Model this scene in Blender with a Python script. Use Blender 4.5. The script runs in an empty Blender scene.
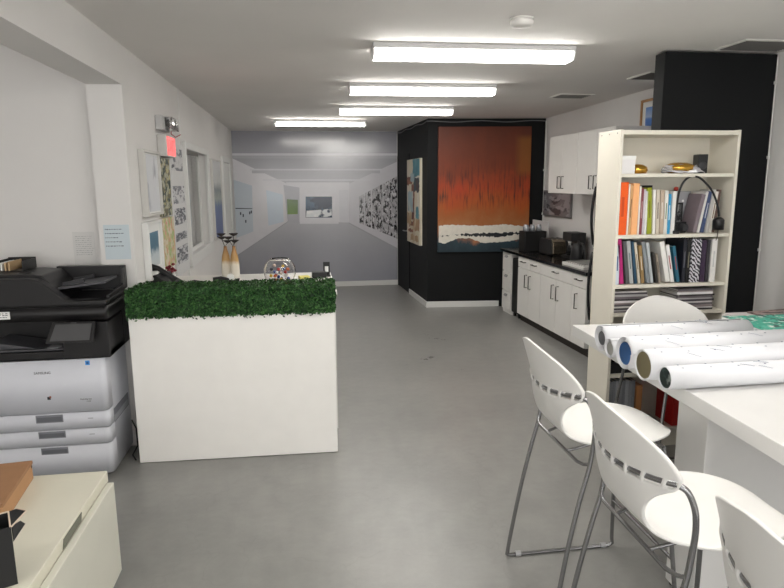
import bpy, bmesh, math, random
from mathutils import Vector, Matrix
random.seed(7)
PI = math.pi
scene = bpy.context.scene
COL = scene.collection

# ------------------------------------------------------------------ camera model (also used to turn measurements into metres)
F, CX, CY, H = 620.0, 392.0, 294.0, 1.75
pitch = math.atan((294 - 183.3) / F)
yaw = math.atan(92 / F * math.cos(pitch))
roll = math.radians(0.42)
fw = Vector((math.sin(yaw) * math.cos(pitch), math.cos(yaw) * math.cos(pitch), -math.sin(pitch)))
r0 = Vector((math.cos(yaw), -math.sin(yaw), 0))
u0 = r0.cross(fw)
rt = r0 * math.cos(roll) - u0 * math.sin(roll)
up = u0 * math.cos(roll) + r0 * math.sin(roll)
CAM = Vector((0, 0, H))
def ray(x, y): return fw * F + rt * (x - CX) - up * (y - CY)
def PZ(x, y, z=0.0): d = ray(x, y); return CAM + d * ((z - H) / d.z)
def PY(x, y, v): d = ray(x, y); return CAM + d * (v / d.y)
def PX(x, y, v): d = ray(x, y); return CAM + d * (v / d.x)

cd = bpy.data.cameras.new('camera'); cam = bpy.data.objects.new('camera', cd); COL.objects.link(cam)
cd.sensor_width = 36; cd.lens = F * 36 / 784; cd.clip_start = 0.02; cd.clip_end = 100
R3 = Matrix((rt, up, -fw)).transposed()
cam.matrix_world = Matrix.Translation(CAM) @ R3.to_4x4()
scene.camera = cam

# ------------------------------------------------------------------ materials
def lin(c):
    return tuple(((v / 12.92) if v <= 0.04045 else ((v + 0.055) / 1.055) ** 2.4) for v in c)
def rgb(r, g, b): return lin((r / 255, g / 255, b / 255)) + (1,)
MATS = {}
def mat(name, col, rough=0.5, metal=0.0, var=0.0, scale=8.0, bump=0.0, coat=0.0, spec=0.5, bscale=None, trans=0.0, alpha=1.0, ior=1.45):
    if name in MATS: return MATS[name]
    m = bpy.data.materials.new(name); m.use_nodes = True
    nt = m.node_tree; b = nt.nodes['Principled BSDF']
    c = rgb(*col)
    b.inputs['Base Color'].default_value = c
    b.inputs['Roughness'].default_value = rough
    b.inputs['Metallic'].default_value = metal
    b.inputs['Coat Weight'].default_value = coat
    b.inputs['Specular IOR Level'].default_value = spec
    b.inputs['Transmission Weight'].default_value = trans
    b.inputs['IOR'].default_value = ior
    b.inputs['Alpha'].default_value = alpha
    tc = nt.nodes.new('ShaderNodeTexCoord')
    nz = nt.nodes.new('ShaderNodeTexNoise'); nz.inputs['Scale'].default_value = scale; nz.inputs['Detail'].default_value = 6
    nt.links.new(tc.outputs['Object'], nz.inputs['Vector'])
    v = max(var, 0.015)
    rp = nt.nodes.new('ShaderNodeValToRGB')
    rp.color_ramp.elements[0].position = 0.3; rp.color_ramp.elements[1].position = 0.7
    rp.color_ramp.elements[0].color = tuple(x * (1 - v) for x in c[:3]) + (1,)
    rp.color_ramp.elements[1].color = tuple(min(1, x * (1 + v)) for x in c[:3]) + (1,)
    nt.links.new(nz.outputs['Fac'], rp.inputs['Fac'])
    nt.links.new(rp.outputs['Color'], b.inputs['Base Color'])
    if bump:
        n2 = nt.nodes.new('ShaderNodeTexNoise'); n2.inputs['Scale'].default_value = bscale or scale * 6
        nt.links.new(tc.outputs['Object'], n2.inputs['Vector'])
        bp = nt.nodes.new('ShaderNodeBump'); bp.inputs['Strength'].default_value = bump; bp.inputs['Distance'].default_value = 0.01
        nt.links.new(n2.outputs['Fac'], bp.inputs['Height']); nt.links.new(bp.outputs['Normal'], b.inputs['Normal'])
    MATS[name] = m
    return m
def emit(name, col, strength):
    m = bpy.data.materials.new(name); m.use_nodes = True
    b = m.node_tree.nodes['Principled BSDF']
    b.inputs['Base Color'].default_value = rgb(*col)
    b.inputs['Emission Color'].default_value = rgb(*col)
    b.inputs['Emission Strength'].default_value = strength
    return m
def ramp_mat(name, stops, axis='Z', nscale=4.0, ndist=0.15, rough=0.5, extra=None, nstretch=(1, 1, 1), coat=0.0):
    """painting: a colour ramp along one object axis (0..1 in Generated space) disturbed by noise"""
    m = bpy.data.materials.new(name); m.use_nodes = True
    nt = m.node_tree; b = nt.nodes['Principled BSDF']; b.inputs['Roughness'].default_value = rough
    b.inputs['Coat Weight'].default_value = coat
    tc = nt.nodes.new('ShaderNodeTexCoord'); sp = nt.nodes.new('ShaderNodeSeparateXYZ')
    nt.links.new(tc.outputs['Generated'], sp.inputs[0])
    mp = nt.nodes.new('ShaderNodeMapping'); mp.inputs['Scale'].default_value = nstretch
    nt.links.new(tc.outputs['Generated'], mp.inputs['Vector'])
    nz = nt.nodes.new('ShaderNodeTexNoise'); nz.inputs['Scale'].default_value = nscale; nz.inputs['Detail'].default_value = 8; nz.inputs['Roughness'].default_value = 0.65
    nt.links.new(mp.outputs['Vector'], nz.inputs['Vector'])
    sub = nt.nodes.new('ShaderNodeMath'); sub.operation = 'SUBTRACT'; sub.inputs[1].default_value = 0.5
    nt.links.new(nz.outputs['Fac'], sub.inputs[0])
    mul = nt.nodes.new('ShaderNodeMath'); mul.operation = 'MULTIPLY'; mul.inputs[1].default_value = ndist * 2
    nt.links.new(sub.outputs[0], mul.inputs[0])
    add = nt.nodes.new('ShaderNodeMath'); add.operation = 'ADD'
    nt.links.new(sp.outputs[axis], add.inputs[0]); nt.links.new(mul.outputs[0], add.inputs[1])
    rp = nt.nodes.new('ShaderNodeValToRGB'); e = rp.color_ramp.elements
    e[0].position = stops[0][0]; e[0].color = rgb(*stops[0][1])
    e[1].position = stops[-1][0]; e[1].color = rgb(*stops[-1][1])
    for p, c in stops[1:-1]:
        x = e.new(p); x.color = rgb(*c)
    nt.links.new(add.outputs[0], rp.inputs['Fac'])
    out = rp.outputs['Color']
    if extra: out = extra(nt, tc, sp, nz, out)
    nt.links.new(out, b.inputs['Base Color'])
    return m
def mix_rgb(nt, fac, a, b_):
    mx = nt.nodes.new('ShaderNodeMix'); mx.data_type = 'RGBA'
    for s, v in ((0, fac), (6, a), (7, b_)):
        if hasattr(v, 'is_linked') or hasattr(v, 'links'): nt.links.new(v, mx.inputs[s])
        else: mx.inputs[s].default_value = v
    return mx.outputs[2]
def blobs(name, base, cols, scale=6.0, stretch=(1, 1, 1), rough=0.6, coords='Generated', thr=0.5, soft=0.05):
    m = bpy.data.materials.new(name); m.use_nodes = True
    nt = m.node_tree; b = nt.nodes['Principled BSDF']; b.inputs['Roughness'].default_value = rough
    tc = nt.nodes.new('ShaderNodeTexCoord')
    out = None
    prev = rgb(*base)
    for i, c in enumerate(cols):
        mp = nt.nodes.new('ShaderNodeMapping'); mp.inputs['Scale'].default_value = stretch; mp.inputs['Location'].default_value = (3.7 * i, 1.3 * i, 5.1 * i)
        nt.links.new(tc.outputs[coords], mp.inputs['Vector'])
        nz = nt.nodes.new('ShaderNodeTexNoise'); nz.inputs['Scale'].default_value = scale; nz.inputs['Detail'].default_value = 5
        nt.links.new(mp.outputs['Vector'], nz.inputs['Vector'])
        rp = nt.nodes.new('ShaderNodeValToRGB')
        rp.color_ramp.elements[0].position = thr; rp.color_ramp.elements[0].color = (0, 0, 0, 1)
        rp.color_ramp.elements[1].position = thr + soft; rp.color_ramp.elements[1].color = (1, 1, 1, 1)
        nt.links.new(nz.outputs['Fac'], rp.inputs['Fac'])
        prev = mix_rgb(nt, rp.outputs['Color'], prev, rgb(*c))
    nt.links.new(prev, b.inputs['Base Color'])
    return m

# ------------------------------------------------------------------ mesh builder
class MB:
    def __init__(s): s.v = []; s.f = []; s.m = []; s.sm = []
    def add(s, vs, fs, mi=0, smooth=False):
        n = len(s.v); s.v += [tuple(v) for v in vs]
        for f in fs: s.f.append(tuple(i + n for i in f)); s.m.append(mi); s.sm.append(smooth)
        return s
    def box(s, x0, x1, y0, y1, z0, z1, mi=0, M=None):
        vs = [Vector((x, y, z)) for z in (z0, z1) for y in (y0, y1) for x in (x0, x1)]
        if M is not None: vs = [M @ v for v in vs]
        return s.add(vs, [(0, 2, 3, 1), (4, 5, 7, 6), (0, 1, 5, 4), (2, 6, 7, 3), (0, 4, 6, 2), (1, 3, 7, 5)], mi)
    def prism(s, pts, d, mi=0, smooth=False):
        """pts: closed planar loop of 3D points, d: extrusion vector"""
        n = len(pts); d = Vector(d); a = [Vector(p) for p in pts]
        nrm = Vector((0, 0, 0))
        for i in range(n): nrm += a[i].cross(a[(i + 1) % n])
        if nrm.dot(d) > 0: a.reverse()
        vs = a + [p + d for p in a]
        base = len(s.v); s.v += [tuple(v) for v in vs]
        s.f.append(tuple(base + i for i in range(n))); s.m.append(mi); s.sm.append(False)
        s.f.append(tuple(base + n + i for i in reversed(range(n)))); s.m.append(mi); s.sm.append(False)
        for i in range(n):
            j = (i + 1) % n
            s.f.append((base + j, base + i, base + n + i, base + n + j)); s.m.append(mi); s.sm.append(smooth)
        return s
    def tube(s, pts, r, mi=0, seg=10, closed=False, r2=None):
        P = [Vector(p) for p in pts]; n = len(P)
        rs = r if isinstance(r, (list, tuple)) else [r] * n
        tang = []
        for i in range(n):
            a = P[(i - 1) % n] if (closed or i > 0) else P[i]; b = P[(i + 1) % n] if (closed or i < n - 1) else P[i]
            tang.append((b - a).normalized())
        u = tang[0].orthogonal().normalized()
        vs = []
        for i in range(n):
            u = (u - tang[i] * u.dot(tang[i])).normalized(); w = tang[i].cross(u)
            for k in range(seg):
                a = 2 * PI * k / seg
                vs.append(P[i] + (u * math.cos(a) + w * math.sin(a)) * rs[i])
        fs = []
        for i in range(n if closed else n - 1):
            j = (i + 1) % n
            for k in range(seg):
                l = (k + 1) % seg
                fs.append((i * seg + k, i * seg + l, j * seg + l, j * seg + k))
        s.add(vs, fs, mi, True)
        if not closed:
            s.add(vs[:seg], [tuple(reversed(range(seg)))], mi); s.add(vs[-seg:], [tuple(range(seg))], mi)
        return s
    def lathe(s, prof, c=(0, 0, 0), mi=0, seg=24, axis='Z', smooth=True):
        """prof: list of (r, h)"""
        c = Vector(c); vs = []
        for r, h in prof:
            for k in range(seg):
                a = 2 * PI * k / seg; x, y = r * math.cos(a), r * math.sin(a)
                vs.append(c + (Vector((x, y, h)) if axis == 'Z' else Vector((h, x, y)) if axis == 'X' else Vector((y, h, x))))
        n = len(prof); fs = []
        for i in range(n - 1):
            for k in range(seg):
                l = (k + 1) % seg
                fs.append((i * seg + k, i * seg + l, (i + 1) * seg + l, (i + 1) * seg + k))
        s.add(vs, fs, mi, smooth)
        if prof[0][0] > 1e-5: s.add(vs[:seg], [tuple(reversed(range(seg)))], mi)
        if prof[-1][0] > 1e-5: s.add(vs[-seg:], [tuple(range(seg))], mi)
        return s
    def quad(s, a, b, c, d, mi=0): return s.add([a, b, c, d], [(0, 1, 2, 3)], mi)
    def build(s, name, mats, parent=None, loc=None, rot=None, bevel=0, seg=2, solid=0):
        me = bpy.data.meshes.new(name); me.from_pydata(s.v, [], s.f)
        for m in (mats if isinstance(mats, (list, tuple)) else [mats]): me.materials.append(m)
        me.polygons.foreach_set('material_index', s.m); me.polygons.foreach_set('use_smooth', s.sm); me.update()
        o = bpy.data.objects.new(name, me); COL.objects.link(o)
        if parent: o.parent = parent
        if loc is not None: o.location = loc
        if rot is not None: o.rotation_euler = rot
        if solid:
            md = o.modifiers.new('s', 'SOLIDIFY'); md.thickness = solid; md.offset = 0
        if bevel:
            md = o.modifiers.new('b', 'BEVEL'); md.width = bevel; md.segments = seg; md.limit_method = 'ANGLE'; md.angle_limit = math.radians(40)
        return o
def box(name, m, x0, x1, y0, y1, z0, z1, parent=None, bevel=0, **k):
    return MB().box(x0, x1, y0, y1, z0, z1).build(name, m, parent, bevel=bevel, **k)
def obox(name, m, sx, sy, sz, loc, rot=None, parent=None, bevel=0):
    """a box standing on its own origin"""
    return MB().box(-sx / 2, sx / 2, -sy / 2, sy / 2, 0, sz).build(name, m, parent, loc=loc, rot=rot, bevel=bevel)
def tag(o, label, cat, group=None, kind=None):
    o['label'] = label; o['category'] = cat
    if group: o['group'] = group
    if kind: o['kind'] = kind
    return o
def thing(name, label, cat, loc=(0, 0, 0), rz=0, group=None):
    o = bpy.data.objects.new(name, None); COL.objects.link(o); o.location = loc; o.rotation_euler = (0, 0, rz)
    o.empty_display_size = 0.05
    return tag(o, label, cat, group)
def struct(o): o['kind'] = 'structure'; return o
def part_label(o, l): o['label'] = l; return o
def copy_tree(o, parent=None):
    c = o.copy(); COL.objects.link(c)
    if parent: c.parent = parent
    for ch in list(o.children): copy_tree(ch, c)
    return c
def text(name, body, size, m, parent, loc, rot, depth=0.0005, align='CENTER'):
    cu = bpy.data.curves.new(name, 'FONT'); cu.body = body; cu.size = size; cu.extrude = depth; cu.align_x = align; cu.align_y = 'CENTER'
    t = bpy.data.objects.new(name, cu); COL.objects.link(t)
    bpy.context.view_layer.update()
    me = bpy.data.meshes.new_from_object(t.evaluated_get(bpy.context.evaluated_depsgraph_get()))
    bpy.data.objects.remove(t)
    me.materials.clear(); me.materials.append(m)
    o = bpy.data.objects.new(name, me); COL.objects.link(o); o.parent = parent; o.location = loc; o.rotation_euler = rot
    return o

W = mat('wall_paint', (224, 222, 220), 0.75, var=0.02, scale=2, bump=0.03, bscale=90)
CEIL = mat('ceiling_paint', (226, 223, 220), 0.85, var=0.02, scale=2, bump=0.04, bscale=60)
WHITE = mat('white_laminate', (228, 226, 222), 0.35)
TRIMW = mat('trim_white', (222, 222, 220), 0.45)
CREAM = mat('cream_laminate', (224, 219, 206), 0.42)
BLACKW = mat('black_wall_paint', (14, 16, 18), 0.65, spec=0.3, var=0.08, scale=5, bump=0.03, bscale=80)
CHROME = mat('brushed_steel', (168, 168, 168), 0.28, 1.0)
BLACKP = mat('black_plastic', (26, 26, 28), 0.42, bump=0.02, bscale=300)
DARKP = mat('dark_grey_plastic', (52, 52, 55), 0.45)
PAPER = mat('paper', (232, 232, 230), 0.6)
BSTONE = mat('black_worktop', (20, 20, 22), 0.18, coat=0.3)
GLASS = mat('clear_glass', (255, 255, 255), 0.02, trans=1.0, ior=1.45)

def floor_mat():
    m = bpy.data.materials.new('polished_concrete'); m.use_nodes = True
    nt = m.node_tree; b = nt.nodes['Principled BSDF']
    tc = nt.nodes.new('ShaderNodeTexCoord')
    def noise(sc, det, ro=0.6):
        n = nt.nodes.new('ShaderNodeTexNoise'); n.inputs['Scale'].default_value = sc; n.inputs['Detail'].default_value = det; n.inputs['Roughness'].default_value = ro
        nt.links.new(tc.outputs['Object'], n.inputs['Vector']); return n
    a = noise(1.1, 10, 0.7); c = noise(9, 8)
    rp = nt.nodes.new('ShaderNodeValToRGB'); e = rp.color_ramp.elements
    e[0].position = 0.3; e[0].color = rgb(135, 135, 132); e[1].position = 0.72; e[1].color = rgb(158, 157, 153)
    nt.links.new(a.outputs['Fac'], rp.inputs['Fac'])
    r2 = nt.nodes.new('ShaderNodeValToRGB'); e = r2.color_ramp.elements
    e[0].position = 0.35; e[0].color = (0.86, 0.86, 0.86, 1); e[1].position = 0.65; e[1].color = (1, 1, 1, 1)
    nt.links.new(c.outputs['Fac'], r2.inputs['Fac'])
    mx = nt.nodes.new('ShaderNodeMix'); mx.data_type = 'RGBA'; mx.blend_type = 'MULTIPLY'; mx.inputs[0].default_value = 0.6
    nt.links.new(rp.outputs['Color'], mx.inputs[6]); nt.links.new(r2.outputs['Color'], mx.inputs[7])
    # thin scuffs
    wv = nt.nodes.new('ShaderNodeTexVoronoi'); wv.feature = 'DISTANCE_TO_EDGE'; wv.inputs['Scale'].default_value = 1.3
    dn = noise(2.2, 3); dm = nt.nodes.new('ShaderNodeVectorMath'); dm.operation = 'ADD'
    nt.links.new(tc.outputs['Object'], dm.inputs[0]); nt.links.new(dn.outputs['Color'], dm.inputs[1]); nt.links.new(dm.outputs[0], wv.inputs['Vector'])
    r3 = nt.nodes.new('ShaderNodeValToRGB'); e = r3.color_ramp.elements
    e[0].position = 0.0; e[0].color = (0.9, 0.9, 0.9, 1); e[1].position = 0.012; e[1].color = (1, 1, 1, 1)
    nt.links.new(wv.outputs['Distance'], r3.inputs['Fac'])
    m2 = nt.nodes.new('ShaderNodeMix'); m2.data_type = 'RGBA'; m2.blend_type = 'MULTIPLY'; m2.inputs[0].default_value = 0.5
    nt.links.new(mx.outputs[2], m2.inputs[6]); nt.links.new(r3.outputs['Color'], m2.inputs[7])
    nt.links.new(m2.outputs[2], b.inputs['Base Color'])
    rr = nt.nodes.new('ShaderNodeMapRange'); rr.inputs['To Min'].default_value = 0.2; rr.inputs['To Max'].default_value = 0.42
    nt.links.new(a.outputs['Fac'], rr.inputs['Value']); nt.links.new(rr.outputs[0], b.inputs['Roughness'])
    bp = nt.nodes.new('ShaderNodeBump'); bp.inputs['Strength'].default_value = 0.06; bp.inputs['Distance'].default_value = 0.02
    nt.links.new(c.outputs['Fac'], bp.inputs['Height']); nt.links.new(bp.outputs['Normal'], b.inputs['Normal'])
    return m

# ------------------------------------------------------------------ room
YB, HC, XL = 10.62, 2.61, -1.066
YN = -3.2
def xr(y): return 3.27 + (y - 4.0) * 0.0227          # right wall, very slightly out of square
struct(box('floor', floor_mat(), -3.6, 3.7, YN - 0.1, YB + 0.15, -0.1, 0))
struct(box('ceiling', CEIL, -3.6, 3.7, YN - 0.1, YB + 0.15, HC, HC + 0.1))
struct(box('wall_back', W, XL - 0.12, 1.70, YB, YB + 0.1, 0, HC))
wf = MB()   # unseen wall behind the viewpoint; its wide opening is added for daylight fill
wf.box(-3.6, -3.1, YN - 0.1, YN, 0, HC); wf.box(3.0, 3.7, YN - 0.1, YN, 0, HC); wf.box(-3.1, 3.0, YN - 0.1, YN, 0, 0.5); wf.box(-3.1, 3.0, YN - 0.1, YN, 2.4, HC)
struct(wf.build('wall_front', W))
wr = MB(); wr.prism([(xr(YN), YN, 0), (xr(8.75), 8.75, 0), (xr(8.75) + 0.1, 8.75, 0), (xr(YN) + 0.1, YN, 0)], (0, 0, HC))
struct(wr.build('wall_right', W))
# left wall beyond the alcove, with the interior window opening
WY0, WY1, WZ0, WZ1 = 6.15, 7.50, 1.06, 2.10
wl = MB()
wl.box(-1.276, XL, 4.2, WY0, 0, HC); wl.box(-1.276, XL, WY1, YB, 0, HC)
wl.box(-1.276, XL, WY0, WY1, 0, WZ0); wl.box(-1.276, XL, WY0, WY1, WZ1, HC)
wl.box(-1.276, XL, YN, 4.2, 2.364, HC)               # beam over the side area
struct(wl.build('wall_left', W))
# side area behind the printer
sa = MB(); sa.box(-3.6, -1.276, 4.30, 4.40, 0, HC)
struct(sa.build('wall_side_area', W))
struct(box('wall_far_left', W, -3.6, -3.5, YN, YB, 0, HC))
# dim room seen through the interior window
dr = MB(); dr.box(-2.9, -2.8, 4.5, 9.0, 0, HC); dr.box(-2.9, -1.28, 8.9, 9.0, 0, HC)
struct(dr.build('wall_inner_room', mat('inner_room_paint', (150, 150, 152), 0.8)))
# black block (walls of the dark corner room)
A0 = (1.752, 8.53); A1 = (1.662, YB); B1 = (3.44, 8.353)
bk = MB(); bk.prism([(A0[0], A0[1], 0), (A1[0], A1[1], 0), (3.44, YB, 0), (3.44, B1[1], 0)], (0, 0, HC - 0.002))
struct(bk.build('wall_black_room', BLACKW))
# baseboards
def board(name, a, b, h, t, m=TRIMW):
    a = Vector((a[0], a[1], 0)); b = Vector((b[0], b[1], 0)); d = (b - a).normalized(); n = Vector((d.y, -d.x, 0)) * t
    return struct(MB().prism([a, b, b + n, a + n], (0, 0, h)).build(name, m, bevel=0.003))
board('baseboard_back', (XL, YB), (A1[0] - 0.02, YB), 0.085, 0.015)
board('baseboard_black_room_side', (1.70, 9.66), (A0[0] + 0.001, A0[1] - 0.015), 0.085, 0.015)
board('baseboard_black_room_front', (A0[0] - 0.014, A0[1]), (2.84, 8.432), 0.085, 0.015)
struct(MB().box(XL, XL + 0.013, 4.4, 8.9, 0, 0.085).build('baseboard_left', TRIMW, bevel=0.003))
# corner strip running up the left wall, and the window casing
struct(MB().box(XL, XL + 0.006, 6.065, 6.085, 0.0, HC).build('trim_1', TRIMW))
wn = MB(); t = 0.055
ys = (WY0 - 0.03, WY1 + 0.16); zs = (WZ0 - 0.09, WZ1 + 0.05)
wn.box(XL, XL + 0.035, ys[0], WY0 + 0.02, zs[0], zs[1]); wn.box(XL, XL + 0.035, WY1 - 0.02, ys[1], zs[0], zs[1])
wn.box(XL, XL + 0.035, WY0 + 0.02, WY1 - 0.02, zs[0], WZ0 + 0.02); wn.box(XL, XL + 0.035, WY0 + 0.02, WY1 - 0.02, WZ1 - 0.02, zs[1])
wobj = struct(wn.build('window_1', TRIMW, bevel=0.006))
sash = MB(); X0, X1 = XL - 0.09, XL - 0.06
sash.box(X0, X1, WY0, WY0 + 0.04, WZ0, WZ1); sash.box(X0, X1, WY1 - 0.1, WY1, WZ0, WZ1); sash.box(X0, X1, WY0 + 0.04, WY1 - 0.1, WZ0, WZ0 + 0.04); sash.box(X0, X1, WY0 + 0.04, WY1 - 0.1, WZ1 - 0.04, WZ1)
sash.build('window_frame', TRIMW, wobj, bevel=0.004)
box('window_pane', GLASS, XL - 0.08, XL - 0.072, WY0 + 0.04, WY1 - 0.1, WZ0 + 0.04, WZ1 - 0.04, wobj)
# white door far along the left wall
dd = MB(); dd.box(XL, XL + 0.035, 8.98, 9.08, 0, 2.14); dd.box(XL, XL + 0.035, 9.86, 9.96, 0, 2.14); dd.box(XL, XL + 0.035, 9.08, 9.86, 2.06, 2.14)
d1 = struct(dd.build('door_1', TRIMW, bevel=0.004))
box('door_leaf', TRIMW, XL, XL + 0.02, 9.085, 9.855, 0.01, 2.055, d1)
MB().lathe([(0.0, 0), (0.025, 0.0), (0.025, 0.01), (0.01, 0.015), (0.01, 0.045), (0.028, 0.055), (0.02, 0.08), (0, 0.085)], (XL + 0.02, 9.78, 1.0), axis='X').build('door_handle', CHROME, d1)
# black flush door in the side of the black room
vd = (Vector((A1[0], A1[1], 0)) - Vector((A0[0], A0[1], 0))).normalized(); nd = Vector((-vd.y, vd.x, 0))
def AB(s, o=0.0, z=0.0): p = Vector((A0[0], A0[1], 0)) + vd * s + nd * o; return Vector((p.x, p.y, z))
L2 = (Vector((A1[0], A1[1], 0)) - Vector((A0[0], A0[1], 0))).length
dm = MB()
for s0, s1, z0, z1 in ((1.14, 1.19, 0, 2.2), (2.0, 2.05, 0, 2.2), (1.19, 2.0, 2.15, 2.2)):
    dm.prism([AB(s0, 0, z0), AB(s1, 0, z0), AB(s1, 0.012, z0), AB(s0, 0.012, z0)], (0, 0, z1 - z0))
d2 = struct(dm.build('door_2', BLACKW, bevel=0.002))
lf = MB(); lf.prism([AB(1.193, 0.001, 0.008), AB(1.997, 0.001, 0.008), AB(1.997, 0.005, 0.008), AB(1.193, 0.005, 0.008)], (0, 0, 2.14)); lf.build('door_leaf', BLACKW, d2)
hd = MB(); hd.tube([AB(1.27, 0.005, 1.0), AB(1.27, 0.05, 1.0), AB(1.38, 0.055, 1.0)], 0.009); hd.lathe([(0.026, 0), (0.026, 0.008)], AB(1.27, 0.004, 1.0) - Vector((0.008, 0, 0)), axis='X'); hd.build('door_handle', CHROME, d2)

# thick black partition beside the bookcase
struct(box('wall_partition', BLACKW, 2.434, 3.262, 4.02, 4.14, 0, HC - 0.012, bevel=0.004))
cdt = MB(); cdt.tube([(3.258, 4.012, 0.02), (3.258, 4.012, 2.58)], 0.005, seg=8)
for z in (0.6, 1.25, 1.9, 2.4): cdt.box(3.249, 3.264, 4.002, 4.0195, z, z + 0.02)
tag(cdt.build('cable_conduit', TRIMW), 'thin white cable conduit clipped up the right edge of the black partition', 'conduit')
# white conduit and cable at the black room
cd2 = MB(); cd2.tube([(3.365, 8.34, 0.88), (3.365, 8.34, 2.54), (3.365, 8.34, 2.575)], 0.011, seg=8)
for z in (1.3, 1.9): cd2.box(3.35, 3.38, 8.33, 8.36, z, z + 0.03)
tag(cd2.build('cable_conduit', TRIMW), 'white conduit running down the right corner of the far black wall', 'conduit')
cb = MB(); pts = []
for i in range(25):
    t_ = i / 24; s = L2 * (1 - t_)
    p = AB(s, 0.012, HC - 0.03 - 0.02 * math.sin(t_ * 9) ** 2); pts.append(p)
for i in range(1, 25):
    t_ = i / 24; pts.append(Vector((A0[0] + (3.36 - A0[0]) * t_ - 0.01 * (1 - t_), A0[1] - 0.012 + (B1[1] - A0[1] + 0.004) * t_, HC - 0.03 - 0.018 * math.sin(t_ * 7) ** 2)))
cb.tube(pts, 0.006, seg=6); tag(cb.build('ceiling_cable', mat('grey_cable', (120, 120, 122), 0.5)), 'thin grey cable strung along the top edge of the far black walls', 'cable')

# ------------------------------------------------------------------ printed gallery mural on the back wall
def mural():
    bgm = ramp_mat('mural_ceiling_print', [(0, (206, 206, 210)), (0.55, (196, 196, 200)), (0.75, (172, 172, 178)), (1, (148, 148, 156))], 'Z', ndist=0.02, rough=0.16)
    flo = ramp_mat('mural_floor_print', [(0, (152, 153, 162)), (0.25, (168, 168, 175)), (0.5, (190, 190, 194)), (1, (200, 199, 202))], 'Z', ndist=0.12, rough=0.16)
    wal = mat('mural_wall_print', (214, 213, 217), 0.16, var=0.02)
    walr = mat('mural_right_wall_print', (202, 201, 206), 0.16, var=0.02)
    bea = mat('mural_beam_print', (206, 206, 211), 0.16)
    bed = mat('mural_beam_shade_print', (176, 176, 182), 0.16)
    fara = ramp_mat('mural_snow_print', [(0, (188, 196, 206)), (0.5, (196, 204, 212)), (1, (180, 192, 205))], 'Z', ndist=0.1, rough=0.16)
    blu = ramp_mat('mural_sky_print', [(0, (222, 226, 232)), (0.4, (202, 212, 222)), (1, (186, 202, 216))], 'Z', ndist=0.1, rough=0.16)
    dark = blobs('mural_mountain_print', (38, 60, 84), [(60, 88, 112), (28, 44, 66)], 9, rough=0.16)
    snow = blobs('mural_surf_print', (225, 228, 230), [(60, 72, 92), (240, 240, 240)], 14, rough=0.16, thr=0.52)
    grn = ramp_mat('mural_meadow_print', [(0, (70, 100, 40)), (0.45, (120, 150, 80)), (0.6, (60, 80, 50)), (1, (190, 200, 210))], 'Z', ndist=0.15, rough=0.16)
    bw = blobs('mural_city_print', (160, 158, 162), [(30, 28, 32), (206, 204, 208), (52, 50, 54), (176, 174, 178)], 34, stretch=(2.0, 1, 0.9), rough=0.16, thr=0.5)
    dk = mat('mural_line_print', (165, 165, 170), 0.16)
    fig = mat('mural_figure_print', (70, 72, 84), 0.16)
    ms = [bgm, flo, wal, walr, bea, bed, fara, blu, dark, snow, grn, bw, dk, fig]
    y0 = YB - 0.0035
    def c(p, lay):
        q = PY(220 + p[0] / 3.095, 110 + p[1] / 3.095, YB); return (q.x, y0 - 0.0006 * lay, q.z)
    mb = MB()
    XLm, XRm = XL + 0.002, A1[0] + 0.01
    mb.box(XLm, XRm - 0.02, y0, YB, 0.086, HC - 0.004, 0)
    def poly(pts, mi, lay):
        vs = [c(p, lay) for p in pts]
        vs = [(min(max(v[0], XLm), XRm - 0.02), v[1], min(max(v[2], 0.087), HC - 0.004)) for v in vs]
        mb.add(vs, [tuple(range(len(vs)))], mi)
    poly([(28, 200), (205, 228), (210, 345), (28, 470)], 2, 1)
    poly([(28, 150), (205, 227), (205, 229), (28, 201)], 2, 1)
    poly([(400, 228), (560, 160), (560, 430), (398, 348)], 3, 1)
    poly([(205, 224), (400, 224), (400, 350), (208, 348)], 2, 1)
    poly([(18, 478), (55, 450), (210, 345), (400, 348), (560, 427), (560, 540), (18, 540)], 1, 2)
    for a, b, mi in ((134, 141, 4), (141, 150, 5), (182, 187, 4), (187, 196, 5), (214, 219, 4)):
        k = (a - 131) / 95
        poly([(28 + 120 * k, a), (560 - 110 * k, a), (560 - 110 * k, b), (28 + 120 * k, b)], mi, 3)
    poly([(196, 232), (246, 240), (246, 350), (210, 346)], 5, 3)                 # passages left and right of the far wall
    poly([(207, 276), (241, 278), (241, 322), (209, 323)], 10, 4)
    poly([(247, 235), (367, 235), (367, 352), (247, 352)], 2, 4)
    poly([(368, 247), (398, 247), (396, 346), (370, 346)], 4, 4)
    poly([(265, 268), (347, 268), (347, 333), (265, 333)], 8, 5)
    poly([(268, 312), (345, 306), (346, 326), (330, 331), (266, 332)], 9, 6)
    poly([(40, 216), (99, 234), (103, 376), (50, 396)], 6, 3)
    poly([(48, 303), (100, 304), (100, 306), (48, 306)], 13, 4)
    for x, y in ((62, 316), (70, 322), (90, 314), (95, 311), (78, 340)): poly([(x, y), (x + 4, y), (x + 4, y + 9), (x, y + 9)], 13, 4)
    poly([(143, 248), (194, 262), (197, 346), (150, 358)], 7, 3)
    poly([(430, 268), (560, 205), (560, 398), (432, 350)], 11, 3)
    for x in (446, 468, 503): poly([(x, 262 - (x - 430) * 0.48), (x + 2, 262 - (x - 430) * 0.48), (x + 2, 352 + (x - 430) * 0.35), (x, 352 + (x - 430) * 0.35)], 3, 4)
    poly([(550, 250), (560, 250), (560, 340), (550, 335)], 3, 4)
    poly([(398, 348), (560, 427), (560, 433), (398, 351)], 12, 3)
    poly([(55, 448), (210, 344), (210, 347), (55, 452)], 12, 3)
    o = mb.build('wall_mural', ms)
    tag(o, 'glossy wall-size print of a white art gallery interior covering the far wall', 'mural')
mural()

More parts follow.
